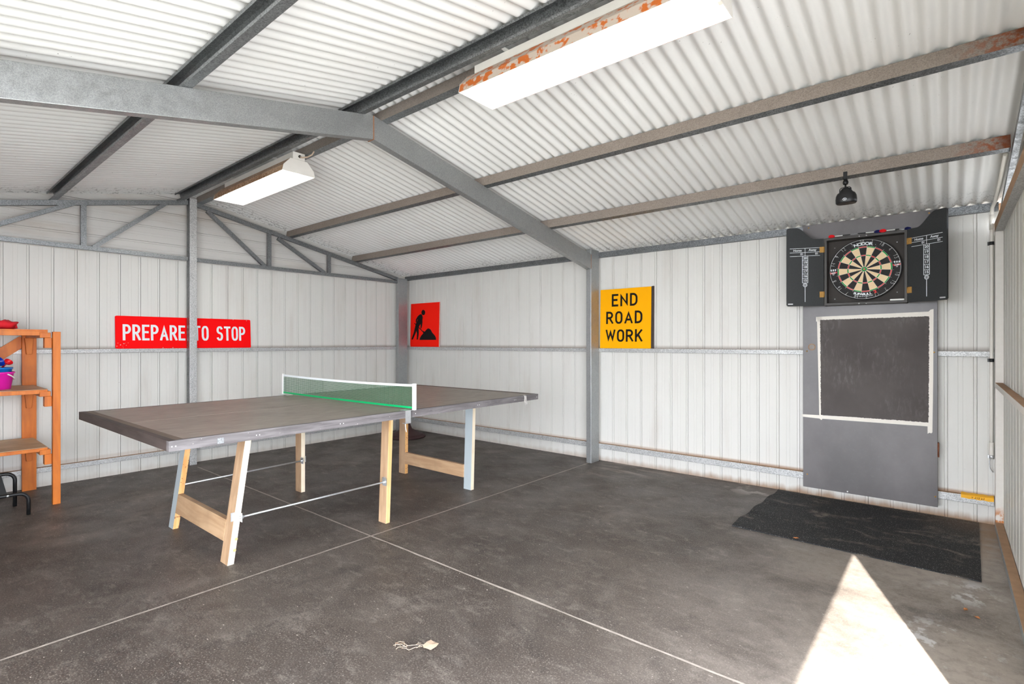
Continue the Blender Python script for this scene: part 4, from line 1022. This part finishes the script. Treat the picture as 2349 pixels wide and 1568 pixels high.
bm = NB(); bm_box(bm, (HX + 0.001, -0.055, TZ - 0.082), (HX + 0.004, -0.012, TZ + 0.004)); bm_box(bm, (HX - 0.05, -0.055, TZ + 0.001), (HX + 0.004, -0.012, TZ + 0.004)); bm_box(bm, (HX - 0.03, -0.055, TZ - 0.082), (HX + 0.004, -0.012, TZ - 0.079)); bm_box(bm, (HX + 0.001, -0.055, TZ + 0.001), (HX + 0.014, 0.008, TZ + 0.004))
obj('clamp', bm, M_steel, nt_)
bm = NB(); bm_box(bm, (-HX - 0.004, -0.04, TZ - 0.08), (-HX - 0.001, 0.0, TZ + 0.004)); bm_box(bm, (NXa - 0.01, -0.04, TZ + 0.001), (-HX + 0.05, 0.008, TZ + 0.004)); obj('clamp', bm, M_steel, nt_)
bm = NB(); bm_tube(bm, [(HX - 0.03, -0.03, TZ - 0.082), (HX - 0.028, -0.028, TZ - 0.115), (HX - 0.022, -0.026, TZ - 0.14)], 0.0025, 6); obj('tension_cord', bm, M_twine, nt_)

# ---------------------------------------------------------------- umbrella stand in the far corner
us = thing('umbrella_stand', 'dark round cast-iron umbrella base on the floor in the far corner', 'umbrella base', (0.53, -0.44, 0))
bm = NB(); bm_lathe(bm, [(0, 0), (0.235, 0), (0.245, 0.01), (0.24, 0.022), (0.215, 0.026), (0.212, 0.038), (0.195, 0.045), (0.13, 0.075), (0.07, 0.11), (0.05, 0.16), (0.046, 0.20), (0, 0.20)], 48); obj('base', bm, M_maroon, us)
bm = NB(); bm_tube(bm, [(0, 0, 0.2), (0, 0, 0.40)], 0.028, 20); obj('sleeve', bm, M_maroon, us)
bm = NB(); bm_tube(bm, [(0.025, 0, 0.34), (0.06, -0.01, 0.34)], 0.006, 8); bm_tube(bm, [(0.06, -0.01, 0.325), (0.06, -0.01, 0.355)], 0.008, 8); obj('tightening_knob', bm, M_blackm, us)

# ---------------------------------------------------------------- orange timber shelf at the left
sh = thing('shelving_unit', 'orange stained timber shelving unit with three shelves against the left wall', 'shelf', (0.40, -4.6, 0))
YR, YL = -3.972, -5.30
for y in (YR, YL):
    bm = NB(); bm_box(bm, (0.694, y - 0.023, 0), (0.739, y + 0.023, 1.318)); obj('front_post', bm, M_orange, sh, world=True, bevel=0.002)
    yb = y - 0.07
    bm = NB(); bm_box(bm, (0.046, yb - 0.045, 0), (0.082, yb + 0.045, 1.296)); obj('rear_post', bm, M_orange, sh, world=True, bevel=0.002)
for zt, zb, lip in ((1.334, 1.312, 0.024), (0.881, 0.866, 0.018), (0.440, 0.426, 0.014)):
    bm = NB(); bm_box(bm, (0.05, YL - 0.03, zb), (0.70, YR - 0.047, zt)); bd = obj('shelf_board', bm, M_shelfb if zt < 1.2 else M_orange, sh, world=True)
    bm = NB(); bm_box(bm, (0.700, YL - 0.03, zb - lip), (0.716, YR - 0.050, zt - (0.003 if zt < 1.2 else 0.012))); obj('front_lip', bm, M_orange, bd, world=True, bevel=0.002)
    for y in (YR - 0.046, YL + 0.046):
        bm = NB(); bm_box(bm, (0.650, y - 0.021, zb - 0.118), (0.712, y + 0.021, zb - 0.040)); obj('support_block', bm, M_orange, sh, world=True, bevel=0.002)
        bm = NB(); bm_box(bm, (0.083, y - 0.050, zb - 0.040), (0.722, y + 0.014, zb - 0.001)); obj('cleat', bm, M_orange, sh, world=True, bevel=0.003)
        bm = NB(); bm_hex(bm, [(0.083, y - 0.046, zb - 0.175), (0.120, y - 0.046, zb - 0.175), (0.120, y - 0.014, zb - 0.175), (0.083, y - 0.014, zb - 0.175)], [(0.083, y - 0.058, zb - 0.040), (0.120, y - 0.058, zb - 0.040), (0.120, y - 0.004, zb - 0.040), (0.083, y - 0.004, zb - 0.040)])
        obj('rear_bracket', bm, M_orange, sh, world=True, bevel=0.002)
bm = NB(); bm_beam(bm, (0.035, -4.07, 1.255), (0.035, -5.2, 0.33), 0.02, 0.085, (0, 0.3, 1)); obj('diagonal_brace', bm, M_orange, sh, world=True)

def bucket(x, y, z, r0, r1, h, m, lab, handle):
    t = thing('bucket', lab, 'bucket', (x, y, z), 'stacked toy buckets')
    bm = NB(); bm_lathe(bm, [(0, 0.0), (r0, 0.0), (r1, h - 0.012), (r1 + 0.006, h - 0.012), (r1 + 0.006, h), (r1 - 0.002, h), (r0 - 0.003, 0.004), (0, 0.004)], 36); obj('pail', bm, m, t)
    if handle:
        bm = NB(); pts = [((r1 + 0.008) * math.cos(a) * 1.0, (r1 + 0.008) * math.sin(a), 0) for a in [math.pi * i / 16 for i in range(17)]]
        R = Matrix.Rotation(math.radians(-90), 4, 'Z') @ Matrix.Rotation(math.radians(-28), 4, 'X')
        bm_tube(bm, [R @ Vector(p) * 1.0 + Vector((0, 0, h - 0.016)) for p in [(a, b * 1.03, c) for a, b, c in pts]], 0.0045, 8); 
        o = obj('handle', bm, M_white, t); o.rotation_euler = (0, 0, math.radians(118))
    return t
BX, BY, BZ = 0.45, -4.268, 0.881
bucket(BX, BY, BZ, 0.072, 0.090, 0.132, M_pink, 'pink toy bucket with a white handle on the middle shelf', True)
bucket(BX, BY, BZ + 0.034, 0.066, 0.080, 0.132, M_bluep, 'light blue toy bucket nested inside the pink bucket', False)
def scoop(x, y, z, r, m, lab, rx, ry):
    t = thing('toy_scoop', lab, 'toy', (x, y, z), 'toy scoops in the buckets')
    bm = NB(); prof = [(r * math.sin(a), -r * math.cos(a)) for a in [i * math.pi / 2 / 8 for i in range(9)]]
    bm_lathe(bm, prof + [(r - 0.002, 0.0)] + [((r - 0.002) * math.sin(a), -(r - 0.002) * math.cos(a)) for a in [i * math.pi / 2 / 8 for i in range(8, -1, -1)]], 24)
    o = obj('bowl', bm, m, t); o.rotation_euler = (rx, ry, 0)
    bm = NB(); bm_tube(bm, [(0, 0, -r), (0.0, 0, -r - 0.05)], 0.006, 8); h = obj('handle', bm, m, t); h.rotation_euler = (rx, ry, 0)
scoop(BX + 0.03, BY - 0.045, BZ + 0.200, 0.034, M_greenp, 'green toy scoop at the left in the blue bucket', 0.4, 0.9)
scoop(BX + 0.0, BY + 0.020, BZ + 0.212, 0.036, M_blued, 'dark blue toy scoop standing in the middle of the blue bucket', -0.9, 0.9)
scoop(BX - 0.035, BY + 0.066, BZ + 0.210, 0.028, M_redp, 'red toy scoop at the right in the blue bucket', -0.5, 0.7)
# red bag on the top shelf
bm = NB(); rings = []; random.seed(9); nb = 20
for i in range(15):
    f = i / 14; y = -4.165 - 0.34 * f; k = min(1, math.sin(math.pi * min(max(f, 0.0), 1)) * 2.2 + 0.18)
    rings.append([bm.verts.new((0.45 + 0.12 * k * math.copysign(abs(math.cos(a)) ** 0.7, math.cos(a)), y + 0.012 * math.sin(3 * a + i), 1.336 + 0.037 * (1 + math.copysign(abs(math.sin(a)) ** 0.7, math.sin(a)) * (0.55 + 0.45 * k)) * (0.82 + 0.1 * math.sin(i * 1.9 + a * 2)) - 0.010 * (math.sin(a) < 0))) for a in [2 * math.pi * j / nb for j in range(nb)]])
for A, B in zip(rings, rings[1:]):
    for k in range(nb): f = bm.faces.new((A[k], A[(k + 1) % nb], B[(k + 1) % nb], B[k])); f.smooth = True
bm.faces.new(rings[0][::-1]); bm.faces.new(rings[-1])
zmin = min(v.co.z for v in bm.verts); bmesh.ops.translate(bm, verts=bm.verts, vec=(0, 0, 1.3345 - zmin))
tag(obj('cloth_bag', bm, M_cloth, at=(0.45, -4.3, 1.3345)), 'crumpled red cloth bag lying on the top shelf', 'bag')

# black tube-framed bench under the shelf
bn = thing('camp_bench', 'low black tube-framed bench with a grey panel on the floor below the shelf', 'bench', (0.75, -4.5, 0))
def bend(x, y, zt, r, yend, ye2):
    p = [(x, y, 0.0), (x, y, zt - r)] + [(x, y - r + r * math.cos(a), zt - r + r * math.sin(a)) for a in [math.pi / 2 * i / 8 for i in range(1, 9)]]
    return p + [(x, yend, zt), (x, ye2 + r, zt)] + [(x, ye2 + r - r * math.sin(a), zt - r + r * math.cos(a)) for a in [math.pi / 2 * i / 8 for i in range(1, 9)]] + [(x, ye2, 0.0)]
for x, y, zt in ((0.895, -4.152, 0.158), (0.56, -4.185, 0.252)):
    bm = NB(); bm_tube(bm, bend(x, y, zt, 0.055, -4.35, -4.95), 0.0125, 14); obj('tube_frame', bm, M_black, bn, world=True)
bm = NB(); bm_hex(bm, [(0.575, -4.90, 0.238), (0.882, -4.90, 0.150), (0.882, -4.262, 0.150), (0.575, -4.262, 0.238)], [(0.578, -4.90, 0.252), (0.885, -4.90, 0.164), (0.885, -4.262, 0.164), (0.578, -4.262, 0.252)]); obj('panel', bm, M_gum, bn, world=True, bevel=0.003)
bm = NB(); bm_lathe(bm, [(0, 0.003), (0.006, 0.002), (0.008, 0)], 10); bmesh.ops.transform(bm, matrix=plane_mat((0.908, -4.262, 0.158), (0, 1, 0), (0, 0, 1)), verts=bm.verts); obj('rivet', bm, M_steel, bn, world=True)

# ---------------------------------------------------------------- rubber mat, tape, conduit, litter
bm = NB(); n = 30
c00, c10, c11, c01 = Vector((4.885, -0.045)), Vector((6.136, -0.028)), Vector((6.106, -1.199)), Vector((4.850, -1.165))
grid = []
for i in range(n + 1):
    row = []
    for j in range(n + 1):
        u, v = i / n, j / n; p = c00.lerp(c10, u).lerp(c01.lerp(c11, u), v)
        x = p.x + (0.010 * math.sin(v * 21) * (1 - u) ** 8)
        z = 0.006 + max(0, 0.010 * math.sin(v * 21 + 0.6) * (1 - u) ** 10)
        row.append(bm.verts.new((x, p.y, z)))
    grid.append(row)
for i in range(n):
    for j in range(n): bm.faces.new((grid[i][j], grid[i + 1][j], grid[i + 1][j + 1], grid[i][j + 1]))
edge = [e for e in bm.edges if e.is_boundary]
r = bmesh.ops.extrude_edge_only(bm, edges=edge)
for v in r['geom']:
    if isinstance(v, bmesh.types.BMVert): v.co.z = 0.0005
tag(obj('rubber_mat', bm, M_rubber, at=(5.5, -0.6, 0.0005)), 'black speckled rubber mat on the floor in front of the dartboard', 'mat')

bm = NB(); prev = None; random.seed(2)
for i in range(13):
    x = 6.042 + 0.168 * i / 12; w = 0.002 * math.sin(i * 1.7)
    cur = [bm.verts.new((x, y, z)) for y, z in ((-0.003, 0.1945 + w), (-0.022, 0.1925 + w * 0.5), (-0.0405, 0.1875), (-0.0435, 0.184), (-0.0435, 0.162 + w), (-0.0420, 0.162 + w), (-0.0418, 0.1825), (-0.020, 0.1868), (-0.003, 0.1868))]
    if prev:
        for k in range(9): bm.faces.new((prev[k], prev[(k + 1) % 9], cur[(k + 1) % 9], cur[k]))
    else: bm.faces.new(cur)
    prev = cur
bm.faces.new(prev[::-1])
yt = thing('yellow_tape', 'strip of yellow tape with scrawled writing on the low rail at the right', 'tape', (6.126, -0.02, 0.186))
obj('strip', bm, M_ytape, yt, world=True)
bm = NB(); bm_text(bm, 'Y 215 k2', 0.019, 0, 0, 0.0, 0.0006, shear=0.25, sx=1.0); bmesh.ops.transform(bm, matrix=plane_mat((6.128, -0.0442, 0.172), (1, 0, 0), (0, 0, 1)), verts=bm.verts); obj('handwriting', bm, M_letterb, yt, world=True)

cd = thing('conduit_pipe', 'white electrical conduit rising beside the right-hand post', 'pipe', (6.199, -0.028, 0.3))
bm = NB(); pts = [(6.199, -0.028, 0.47), (6.199, -0.062, 2.02)]
bm_tube(bm, [(6.199, -0.028, 0.47), (6.199, -0.028, 0.8), (6.199, -0.055, 1.95), (6.200, -0.06, 2.10), (6.202, -0.08, 2.135), (6.212, -0.16, 2.158), (6.220, -0.45, 2.215), (6.222, -0.80, 2.285)], 0.0105, 14); obj('pipe', bm, M_plast, cd, world=True)
bm = NB(); bm_tube(bm, [(6.199, -0.056, 1.99), (6.200, -0.06, 2.09)], 0.0125, 14); bm_tube(bm, [(6.199, -0.028, 0.45), (6.199, -0.028, 0.56)], 0.0128, 14); obj('coupling', bm, M_plast, cd, world=True)
for z, y in ((1.888, -0.0535), (1.103, -0.034), (0.452, -0.028)):
    bm = NB(); bm_tube(bm, [(6.199, y, z), (6.199, y, z + 0.022)], 0.0133, 14); bm_box(bm, (6.179, y - 0.004, z), (6.189, y + 0.02, z + 0.022)); obj('clip', bm, M_steel if z < 1 else M_black, cd, world=True)
bm = NB(); bm_tube(bm, [(6.196, -0.03, 0.46), (6.188, -0.032, 0.43), (6.190, -0.034, 0.39), (6.206, -0.036, 0.36)], 0.003, 6); obj('cable', bm, M_steel, cd, world=True)

# leaf litter
random.seed(21)
lf = thing('dried_leaf', 'pale brittle leaf skeleton on the floor in the foreground', 'leaf', (4.31, -3.43, 0.002))
bm = NB(); D = Vector((0.80, 0.60, 0)); Sd = Vector((-0.60, 0.80, 0))
def lp_(a, b): return D * a + Sd * b
leafout = [(0.030, 0.0), (0.042, 0.022), (0.056, 0.038), (0.066, 0.030), (0.075, 0.026), (0.094, 0.012), (0.088, -0.010), (0.070, -0.032), (0.050, -0.022), (0.036, -0.014)]
v = [bm.verts.new(lp_(a, b) + Vector((0, 0, 0.001 + 0.006 * random.random()))) for a, b in leafout]; c = bm.verts.new(lp_(0.06, 0.0) + Vector((0, 0, 0.008)))
for i in range(len(v)): bm.faces.new((v[i], v[(i + 1) % len(v)], c))
o = obj('blade', bm, M_leaf, lf); sm = o.modifiers.new('s', 'SOLIDIFY'); sm.thickness = 0.0006
bm = NB()
for (p, q) in (((0.04, 0.004), (-0.06, -0.016)), ((0.03, -0.008), (-0.02, -0.034)), ((-0.02, -0.034), (-0.05, -0.022)), ((-0.03, -0.018), (-0.085, 0.012)), ((-0.06, -0.004), (-0.09, -0.004)), ((-0.085, 0.012), (-0.080, -0.012)), ((-0.05, 0.018), (-0.085, 0.013)), ((-0.05, 0.018), (-0.045, -0.006)), ((0.0, 0.0), (0.02, 0.016)), ((-0.055, -0.015), (-0.072, -0.03)), ((-0.03, -0.006), (-0.065, 0.014)), ((0.01, -0.02), (0.03, 0.006))):
    bm_tube(bm, [lp_(*p) + Vector((0, 0, 0.003)), lp_((p[0] + q[0]) / 2, (p[1] + q[1]) / 2 + 0.002) + Vector((0, 0, 0.005)), lp_(*q) + Vector((0, 0, 0.0015))], 0.0011, 5)
obj('stem', bm, M_leaf, lf)
def leaf(x, y, z, r, m, lab, ang):
    bm = NB(); out = [(r * math.cos(a) * (1.5 if i % 2 else 0.7), r * math.sin(a) * (0.9 if i % 3 else 0.6)) for i, a in enumerate([j * math.pi / 5 for j in range(10)])]
    v = [bm.verts.new((a, b, 0.0015 + 0.006 * random.random())) for a, b in out]; c = bm.verts.new((0, 0, 0.001))
    for i in range(10): bm.faces.new((v[i], v[(i + 1) % 10], c))
    o = tag(obj('dried_leaf', bm, m), lab, 'leaf'); o.location = (x, y, z); o.rotation_euler = (0, 0, ang)
    s = o.modifiers.new('s', 'SOLIDIFY'); s.thickness = 0.0006
leaf(5.242, -1.152, 0.0065, 0.012, M_leafo, 'small orange-brown leaf on the front edge of the rubber mat', 0.4)
leaf(6.035, -1.62, 0.0015, 0.010, M_leafo, 'small brown leaf on the bare floor right of the sunlit patch', 1.4)
leaf(6.075, -1.68, 0.0015, 0.009, M_leafo, 'tiny brown leaf nearest the sill at the right', 2.4)
